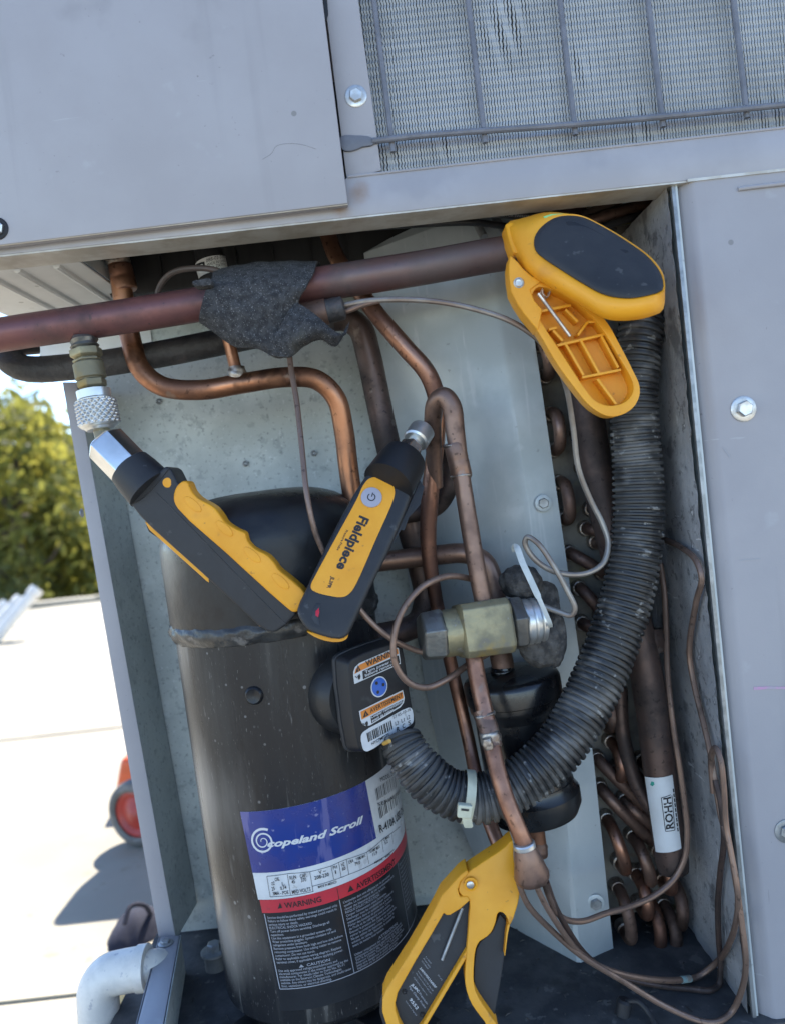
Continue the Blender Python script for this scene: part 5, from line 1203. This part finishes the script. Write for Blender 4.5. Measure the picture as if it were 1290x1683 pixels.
for i in range(25):
    a = .55+(6.2832-1.1)*i/24
    for L_, r in ((arc1, 6.8), (arc2, 5.2)): L_.append(pn.pt(bc[0]+PX(r)*math.sin(a), bc[1]+PX(r)*math.cos(a), .0016))
ic = [grid([arc1, arc2]), line_st(pn, (bc[0]+PX(.4),bc[1]+PX(.6)), (bc[0]+PX(2.2),bc[1]+PX(7.6)), PX(1.7), .0016, 1)]
mesh_obj('power_symbol', *merge(*ic), M_ink, bt, smooth=False)
lt = []
def T5(s, a, b, t, bold, shear=0): lt.append(text_px(pn, s, *z5([a, b, t]), .0004, bold, shear))
T5('Fieldpiece', (590,458), (384,912), (668,492), .034); T5('Pressure Probe', (470,582), (388,758), (489,590), .01); T5('JL3PR', (345,985), (304,1085), (373,994), .03)
mesh_obj('lettering', *merge(*lt), M_ink, fc, smooth=False)
plate_px(z5([(208,1220),(258,1225),(238,1290),(232,1340),(243,1405),(238,1412),(196,1390),(172,1345),(185,1285)]), lambda x,y: YR(x,y)-.0004, .004, M_cable, rpb, 'led_slot', bevel=.0003)
plate_px(z5([(205,1285),(235,1255),(238,1300),(228,1340),(205,1325)]), lambda x,y: YR(x,y)-.0009, .004, M_red, rpb, 'led_lens', bevel=.0004)

# ------------------------------------------------------------------ upper pipe clamp
zc1 = lambda pts: [(700+x/2.186, 300+y/2.186) for x, y in pts]
k1 = thing('pipe_clamp_probe', 'amber pipe clamp with dark domed handle biting the right end of the wine red line', 'pipe clamp', W(1000,685,-.02), 'pipe clamp probes')
def resamp(pts, n, closed=True):
    P = [Vector((p[0],p[1],0)) for p in pts]; P.append(P[0]); d = [0]
    for a, b in zip(P, P[1:]): d.append(d[-1]+(b-a).length)
    out = []; j = 0
    for i in range(n):
        s = d[-1]*i/n
        while d[j+1] < s: j += 1
        t = (s-d[j])/max(d[j+1]-d[j],1e-9); q_ = P[j]+(P[j+1]-P[j])*t; out.append((q_.x, q_.y))
    return out
def polar(pts, c, n=96):
    sm = smooth_loop(pts, 6); res = []
    A = sorted(((math.atan2(p[1]-c[1], p[0]-c[0]) % 6.283185, math.hypot(p[0]-c[0], p[1]-c[1])) for p in sm))
    A = [(A[-1][0]-6.283185, A[-1][1])]+A+[(A[0][0]+6.283185, A[0][1])]; j = 0
    for i in range(n):
        a = 6.283185*i/n
        while A[j+1][0] < a: j += 1
        t = (a-A[j][0])/max(A[j+1][0]-A[j][0],1e-9); r = A[j][1]+(A[j+1][1]-A[j][1])*t
        res.append((c[0]+r*math.cos(a), c[1]+r*math.sin(a)))
    return res
pad = zc1([(386,212),(396,180),(425,148),(465,125),(510,118),(560,124),(640,162),(740,224),(800,270),(840,322),(852,362),(848,388),(800,406),(725,417),(640,404),(560,362),(480,312),(415,268),(392,245)])
sil = zc1([(284,150),(300,138),(345,128),(430,106),(510,112),(572,125),(655,166),(752,226),(815,276),(850,326),(857,360),(857,400),(855,440),(845,464),(815,478),(780,489),(700,497),(640,489),(560,443),(450,378),(395,345),(340,300),(312,245),(292,190)])
cen = zc1([(600,285)])[0]
Lp = polar(pad, cen); Ls = polar(sil, cen)
def YPad(x, y): return -.046+.034*((500-y)/145.0)-.010*((x-960)/120)
def YS(x, y): return YPad(x, y)+.016
grow = [(cen[0]+(x-cen[0])*1.022, cen[1]+(y-cen[1])*1.03) for x, y in Lp]
mid = [((a[0]*.45+b[0]*.55), (a[1]*.45+b[1]*.55)) for a, b in zip(grow, Ls)]
loops = [[W(x,y,YPad(x,y)+.0012) for x,y in Lp], [W(x,y,YPad(x,y)+.0006) for x,y in grow], [W(x,y,YPad(x,y)+.0045) for x,y in mid], [W(x,y,YS(x,y)) for x,y in Ls],
         [W(cen[0]+(x-cen[0])*.985,cen[1]+(y-cen[1])*.97,YS(x,y)+.010) for x,y in Ls], [W(cen[0]+(x-cen[0])*.9,cen[1]+(y-cen[1])*.86,YS(x,y)+.017) for x,y in Ls]]
n = len(Lp); V = [p for L_ in loops for p in L_]; F = [(i*n+j,i*n+(j+1)%n,(i+1)*n+(j+1)%n,(i+1)*n+j) for i in range(len(loops)-1) for j in range(n)]
F += [tuple(range(n)), tuple((len(loops)-1)*n+j for j in range(n))]
hs = mesh_obj('upper_handle', V, F, M_yel, k1, angle=75)
rings = [(1.0,.0013),(.985,-.0006),(.9,-.0022),(.7,-.0036),(.45,-.0044),(.2,-.0047)]
V = []
for s_, dz in rings: V += [W(cen[0]+(x-cen[0])*s_, cen[1]+(y-cen[1])*s_, YPad(cen[0]+(x-cen[0])*s_, cen[1]+(y-cen[1])*s_)+dz) for x, y in Lp]
F = [(i*n+j,i*n+(j+1)%n,(i+1)*n+(j+1)%n,(i+1)*n+j) for i in range(len(rings)-1) for j in range(n)]+[tuple((len(rings)-1)*n+j for j in range(n))]
mesh_obj('domed_pad', V, F, M_dkplas, hs, angle=50)
YD1 = lambda x, y: YPad(x, y)-.0042
plate_px(zc1([(500,140),(535,140),(640,190),(660,212),(640,216),(520,165)]), lambda x,y: YPad(x,y)-.0030, .001, M_blkplas, hs, 'screen_recess', bevel=.0004, smooth=2)
plate_px(zc1(smooth_loop([(672,242),(690,236),(720,240),(728,248),(705,255),(680,252)],3)) if False else zc1([(672,244),(690,238),(718,240),(727,248),(705,254),(682,252)]), lambda x,y: YPad(x,y)-.0036, .001, M_blkplas, hs, 'button', bevel=.0003, smooth=2)
plate_px(zc1([(420,122),(448,113),(492,111),(470,122),(430,131)]), lambda x,y: YPad(x,y)+.0026, .002, mat('green_tag', (.25,.55,.20), rough=.5), hs, 'green_mark', bevel=.0002)
plate_px(zc1([(722,442),(770,430),(822,424),(824,440),(790,452),(735,462)]), lambda x,y: YPad(x,y)+.0100, .003, mat('amber_recess', (.50,.19,.012), rough=.5), hs, 'led_recess', bevel=.0004)
plate_px(zc1([(742,431),(762,428),(764,444),(744,447)]), lambda x,y: YPad(x,y)+.0092, .003, M_cable, hs, 'led_window', bevel=.0003)
# lower jaw: tray with ribs
Jo = zc1([(322,425),(345,465),(400,534),(470,652),(540,747),(580,795),(620,826),(662,841),(715,829),(750,800),(767,760),(764,722),(745,680),(700,592),(640,490),(560,425),(450,365),(385,350),(335,385)])
Ji = zc1([(388,432),(402,470),(432,522),(472,584),(522,664),(572,742),(602,778),(642,796),(690,791),(720,770),(734,738),(725,700),(682,622),(640,548),(590,480),(520,420),(455,388),(410,380),(392,402)])
_cx = sum(p[0] for p in Ji)/len(Ji); _cy = sum(p[1] for p in Ji)/len(Ji); Ji = [(_cx+(x-_cx)*1.06, _cy+(y-_cy)*1.025) for x, y in Ji]
so, si = smooth_loop(Jo, 4), smooth_loop(Ji, 4)
so = resamp(so, 90); si = resamp(si, 90)
YJ = lambda x, y: -.012-.012*((y-480)/200.0)
fo = [W(x,y,YJ(x,y)) for x,y in so]; fi_ = [W(x,y,YJ(x,y)) for x,y in si]
deep = [p+Vector((0,.014,0)) for p in fi_]; bk = [p+Vector((.001,.018,0)) for p in fo]
n = 90; V = fo+fi_+deep+bk; F = []
for j in range(n):
    k_ = (j+1) % n; F += [(j,k_,n+k_,n+j),(n+j,n+k_,2*n+k_,2*n+j),(j,k_,3*n+k_,3*n+j)]
F += [tuple(2*n+j for j in range(n)), tuple(3*n+j for j in range(n))]
jw = mesh_obj('lower_handle', V, F, M_yel, k1, bevel=.0006, segs=2, angle=50)
def rib(a, b, w_=9, top=.003):
    (x0,y0),(x1,y1) = zc1([a,b]); A_, B_ = W(x0,y0,YJ(x0,y0)+top), W(x1,y1,YJ(x1,y1)+top); d = (B_-A_).normalized(); s_ = d.cross(Vector((0,1,0))).normalized()*PX(w_/2.186/2)
    v, f = prism([A_-s_, B_-s_, B_+s_, A_+s_], Vector((0,.012,0))); mesh_obj('rib', v, f, M_yel, jw, bevel=.0004)
for a, b in (((410,462),(520,440)),((440,528),(470,520)),((470,585),(640,545)),((560,700),(700,672)),((552,560),(622,688)),((498,575),(565,692)),((630,552),(690,665)),((615,705),(682,796)),((500,455),(545,500)),((545,548),(580,500)),((580,500),(620,500)),((455,530),(490,568))): rib(a, b)
ear = zc1([(302,260),(296,300),(298,338),(306,392),(325,430),(352,472),(402,532),(418,455),(390,425),(374,385),(400,365),(420,352),(380,335),(350,310),(330,285)])
plate_px(ear, lambda x,y: YJ(x,y)-.0015, .020, M_yel, jw, 'pivot_ear', bevel=.0016, segs=3)
px_, py_ = zc1([(332,361)])[0]
v, f = revolve(W(px_,py_,YJ(px_,py_)-.0016), (0,-1,0), [(-.004,PX(8.5)),(.0006,PX(8.5)),(.001,PX(7)),(.0002,PX(5.5)),(.0001,.0002)], 24); mesh_obj('pivot_pin', v, f, M_bolt, k1)
(a0,a1),(b0,b1) = zc1([(402,398),(516,552)])
v, f = tube([(a0,a1,-.012),(b0,b1,-.010)], 6.5, 12, 1); mesh_obj('spring_rod', v, f, M_bolt, k1)
sx, sy = zc1([(432,384)])[0]
pts = [W(sx,sy,-.008)+RIGHT*(PX(8)*math.cos(a)*.8)+UPV*(PX(11)*math.sin(a))+Vector((0,a*.0004,0)) for a in [i*.35 for i in range(60)]]
v, f = sweep(pts, PX(1.6), 8); mesh_obj('spring', v, f, M_bolt, k1)
# jaw that grips the pipe
plate_px(zc1([(284,148),(310,140),(345,160),(350,210),(330,255),(312,250),(296,205)]), lambda x,y: YPad(x,y)+.012, .022, M_yel, k1, 'jaw', bevel=.002)

# ------------------------------------------------------------------ lower pipe clamp
zc2 = lambda pts: [(600+x/3.583, 1340+y/3.583) for x, y in pts]
k2 = thing('pipe_clamp_probe', 'amber framed pipe clamp with a dark printed panel hanging beside the compressor near the floor', 'pipe clamp', W(700,1690,-.04), 'pipe clamp probes')
YK = lambda x, y: -.014-.030*((y-1380)/300.0)
Hd = zc2([(745,242),(775,222),(822,188),(866,146),(872,230),(882,330),(905,410),(906,480),(890,548),(850,652),(836,610),(816,580),(792,571),(776,586),(768,625),(746,682),(716,716),(672,745),(650,790),(641,860),(637,960),(646,1030),(680,1100),(735,1180),(790,1275),(750,1290),(700,1215),(650,1150),(612,1085),(588,990),(592,860),(604,720),(611,600),(613,500),(575,478),(552,455),(550,425),(562,390),(600,340),(650,305),(705,268)])
plate_px(Hd, YK, .016, M_yel, k2, 'trigger_handle', bevel=.0018, segs=3, smooth=2, angle=40)
plate_px(zc2([(848,640),(820,828),(800,960),(770,1130),(745,1290),(700,1215),(645,1030),(636,960),(641,860),(650,790),(672,745),(746,682),(790,575)]), lambda x,y: YK(x,y)+.008, .012, M_dkplas, k2, 'grip_pad', bevel=.0015)
plate_px(zc2([(850,645),(838,700),(822,830),(818,826),(828,700),(838,640)]), lambda x,y: YK(x,y)+.003, .010, M_yel, k2, 'guard_fin', bevel=.0004)
Lb = zc2([(600,322),(560,352),(520,397),(450,474),(412,552),(330,700),(258,824),(130,1022),(103,1090),(102,1160),(126,1236),(190,1340),(262,1340),(200,1222),(179,1150),(178,1110),(192,1048),(300,854),(400,688),(463,578),(478,592),(500,589),(560,552),(618,500),(600,478),(556,482),(546,440),(562,392),(610,345)])
plate_px(Lb, lambda x,y: YK(x,y)-.001, .018, M_yel, k2, 'frame', bevel=.0018, segs=3, angle=40)
plate_px(zc2([(601,786),(603,832),(362,1240),(305,1340),(255,1340),(335,1236)]), lambda x,y: YK(x,y)+.001, .014, M_yel, k2, 'frame', bevel=.0012)
YKp = lambda x, y: YK(x,y)+.005
plate_px(zc2([(468,560),(620,490),(612,720),(602,810),(345,1240),(285,1345),(230,1345),(185,1200),(172,1130),(190,1040),(300,845)]), YKp, .012, M_dkplas, k2, 'label_panel', bevel=.0006)
plate_px(zc2([(418,530),(400,560),(245,820),(116,1015),(88,1090),(86,1170),(110,1250),(170,1345),(200,1345),(150,1200),(150,1100),(290,850),(430,600)]), lambda x,y: YK(x,y)+.014, .012, M_blkplas, k2, 'handle_back', bevel=.002)
px_, py_ = zc2([(620,402)])[0]
v, f = revolve(W(px_,py_,YK(px_,py_)-.0006), (0,-1,0), [(0,PX(11)),(.0012,PX(11)),(.0014,PX(8)),(.0002,PX(6.5))], 28); pv = mesh_obj('pivot_boss', v, f, M_yel, k2)
v, f = revolve(W(px_-1,py_+1,YK(px_,py_)-.0006), (0,-1,0), [(0,PX(6)),(.0014,PX(6)),(.0019,PX(4))], 20); mesh_obj('pivot_pin', v, f, M_bolt, pv)
(a0,a1),(b0,b1) = zc2([(572,545),(452,852)])
v, f = tube([(a0,a1,YKp(a0,a1)-.004),(b0,b1,YKp(b0,b1)-.001)], 5.5, 12, 1); mesh_obj('spring_rod', v, f, M_bolt2, k2)
z9 = lambda pts: [(640+x/9.21, 1560+y/9.21) for x, y in pts]
kf = Flat(W(700,1620,YKp(700,1620)), W(740,1620,YKp(740,1620))-W(660,1620,YKp(660,1620)), W(700,1580,YKp(700,1580))-W(700,1660,YKp(700,1660)))
lt, lt2 = [], []
def T9(lst, s, a, b, cap, bold=.005):
    dx, dy = b[0]-a[0], b[1]-a[1]; L_ = math.hypot(dx, dy); t = (a[0]+dy/L_*cap, a[1]-dx/L_*cap)
    lst.append(text_px(kf, s, *z9([a, b, t]), .0004, bold))
T9(lt, '240909052A8BBF', (450,290), (690,592), 32); T9(lt, 'JL3PC', (325,535), (428,655), 34, .03); T9(lt2, 'Premium', (440,668), (560,835), 30); T9(lt2, 'Pipe Clamp Probe', (288,568), (530,895), 30); T9(lt, '9552', (292,762), (408,915), 46, .01)
for s, a, b in (('2 x AAA', (535,112),(622,222)), ('Model 3400', (505,138),(605,280)), ('FCC CANADA', (480,180),(575,305)), ('DC only', (725,392),(790,475)), ('Contains FCC ID 2ALHR', (420,330),(650,640)), ('This device complies with part', (392,362),(625,680)), ('Operation subject to', (360,425),(560,700)),
                ('Service Signal', (240,785),(400,1005))): T9(lt2, s, a, b, 18, 0)
mesh_obj('lettering', *merge(*lt), M_inkw, k2, smooth=False); mesh_obj('small_print', *merge(*lt2), M_inkg, k2, smooth=False)
for c in ((228,640),(492,985)):
    cx, cy_ = z9([c])[0]; v, f = revolve(W(cx,cy_,YKp(cx,cy_)+.0001), (0,-1,0), [(0,PX(4)),(.0006,PX(4)),(.0007,PX(3)),(.0002,PX(2.4))], 16); mesh_obj('screw', v, f, M_blkplas, k2)

# bits on the base pan
db = thing('loose_plug', 'small pale plug with a wire tail lying on the dark base pan', 'debris', WZ(1022,1668,ZF))
c = WZ(1022,1668,ZF); v, f = revolve(c, (.3,.1,1), [(0,.006),(.010,.006),(.012,.0045)], 14); mesh_obj('plug', v, f, M_dkplas, db)
v, f = wtube([c+Vector((.004,0,.010)), c+Vector((.012,-.004,.012)), c+Vector((.018,-.01,.006)), c+Vector((.020,-.018,.002))], .002, 8, 4); mesh_obj('tail', v, f, M_dkplas, db)
V, F = [], []; rnd = random.Random(21)
for i in range(170):
    x, y = rnd.uniform(XP+.03, XR-.01), rnd.uniform(.005, .19); s_ = rnd.uniform(.0004,.0014); p = Vector((x,y,ZF+s_*.4)); a = rnd.uniform(0,6.28); l = rnd.uniform(1,4)
    d1 = Vector((math.cos(a),math.sin(a),rnd.uniform(-.1,.3)))*s_*l; d2 = Vector((-math.sin(a),math.cos(a),0))*s_*.6; n0 = len(V)
    V += [p-d1-d2,p+d1-d2,p+d1+d2,p-d1+d2,p+Vector((0,0,s_*.8))]; F += [(n0,n0+1,n0+4),(n0+1,n0+2,n0+4),(n0+2,n0+3,n0+4),(n0+3,n0,n0+4)]
mesh_obj('leaf_litter', V, F, mat('litter', (.085,.078,.07), (.03,.03,.03), scale=40, rough=.95), None, smooth=False, kind='stuff')

# ------------------------------------------------------------------ on the roof
pv_ = thing('drain_elbow', 'white plastic drain elbow turning down outside the left base rail', 'pipe', WZ(162,1683,ZF-.1))
YPV = .10
v, f = tube([(262,1588,YPV+.012),(246,1590,YPV+.004),(228,1592,YPV)], 54, 28, 3); mesh_obj('stub_pipe', v, f, M_pvc, pv_)
v, f = tube([(242,1590,YPV),(205,1596,YPV),(178,1604,YPV-.001),(163,1626,YPV-.002),(163,1660,YPV-.003),(166,1720,YPV-.004)], 68, 32, 6); mesh_obj('elbow', v, f, M_pvc, pv_)
v, f = tube([(228,1592,YPV),(236,1591,YPV),(244,1590,YPV)], 73, 32, 2); mesh_obj('socket_lip', v, f, M_pvc, pv_)
v, f = tube([(166,1700,YPV-.004),(176,1800,YPV-.004),(190,2000,YPV-.004)], 60, 28, 3); mesh_obj('drop_pipe', v, f, M_pvc, pv_)

hc_ = thing('hand_cart', 'orange hand cart with a grey tyred red wheel half hidden behind the corner post', 'cart', WZ(235,1400,ZR))
rw = .066; wc = WZ(236, 1386, ZR)+Vector((0,0,rw))
axw = Vector((-.40,-.92,0)).normalized()
prw = [(-.018,rw*.70),(-.022,rw*.8),(-.018,rw*.95),(-.008,rw),(.008,rw),(.018,rw*.95),(.022,rw*.8),(.018,rw*.70)]
for k_ in (0, 1):
    c = wc-axw*(.36*k_)
    v, f = revolve(c, axw, prw, 40, caps=False); w_o = mesh_obj('tyre', v, f, M_rubber, hc_)
    v, f = revolve(c, axw, [(-.014,rw*.6),(-.012,rw*.74),(.014,rw*.74),(.016,rw*.64),(.010,rw*.5),(.02,rw*.2),(.024,rw*.08)], 32); mesh_obj('hub', v, f, M_hub, w_o)
v, f = wtube([wc+axw*.02, wc-axw*.38], .008, 10, 1); mesh_obj('axle', v, f, M_bolt2, hc_)
back_ = Vector((.35,.60,0))
cA = at_depth(234,1275,1.80)
v, f = obox(cA, RT0*.044, Vector((0,.05,.0)), Vector((.018,.0,.06))); mesh_obj('fender', v, f, M_orange, hc_, bevel=.014, segs=4)
for X_ in (-.46, -.20):
    v, f = wtube([Vector((X_,1.30,ZR+.06)), Vector((X_,1.33,ZR+.30)), Vector((X_,1.36,ZR+.52))], .014, 12, 3); mesh_obj('rail', v, f, M_orange, hc_)
v, f = box((-.53, 1.16, ZR+.10), (-.17, 1.30, ZR+.62)); mesh_obj('body', v, f, M_orange, hc_, bevel=.03, segs=4)  # unseen behind the cabinet, shaped for the shadow it casts on the roof
bag = thing('tool_bag', 'dark navy cloth bag slumped on the roof beside the drain elbow', 'bag', at_depth(228,1560,1.25))
p_ = at_depth(232,1550,1.22)
bm_v, bm_f = lump((232,1548), .66, 46, 60, 50, 9)
mesh_obj('bag_body', bm_v, bm_f, M_cloth, bag)
v, f = tube([(205,1520,.60),(215,1490,.62),(238,1488,.64),(252,1512,.66)], 8, 10, 5); mesh_obj('handle', v, f, M_cloth, bag)
tg = thing('yellow_tool', 'yellow and black power tool lying below the white drain elbow', 'tool', at_depth(220,1680,.95))
v, f = obox(at_depth(214,1668,.95), sdir2(.9,-.45)*.036, sdir2(.45,.9)*.022, FWD*.03); to = mesh_obj('housing', v, f, M_toolyel, tg, bevel=.006, segs=3)
fl2 = Flat(at_depth(214,1668,.919), sdir2(.9,-.45), sdir2(-.45,-.9))
mesh_obj('lettering', *text_px(fl2, 'MAX 20V', (193,1682), (226,1654), (189,1670), .0006, .02), M_ink, to, smooth=False)
v, f = obox(at_depth(230,1690,.94), sdir2(.9,-.45)*.05, sdir2(.45,.9)*.016, FWD*.03); mesh_obj('battery', v, f, M_blkplas, tg, bevel=.005, segs=3)
for i, (a, b, lab) in enumerate((((22,1015),(62,968),'white roof pipe leaning right, nearest the corner post of the pale group'), ((0,1022),(36,984),'white roof pipe in the middle of the leaning pale group'), ((-22,1034),(14,992),'white roof pipe at the left of the leaning pale group'))):
    pA, pB = at_depth(*a, 4.6), at_depth(*b, 4.7)
    d_ = (pB-pA).normalized(); low = pA-d_*((pA.z-ZR)/d_.z) if abs(d_.z) > .05 else pA
    t = thing('roof_pipe', lab, 'pipe', (low.x, low.y, ZR), 'leaning white roof pipes')
    v, f = sweep([low, pA, pB], .036, 18); mesh_obj('pipe_body', v, f, M_pvc, t)
    v, f = revolve(pB-d_*.05, d_, [(0,.036),(.004,.042),(.05,.042),(.052,.03),(.03,.028)], 20); mesh_obj('collar', v, f, M_pvc, t)
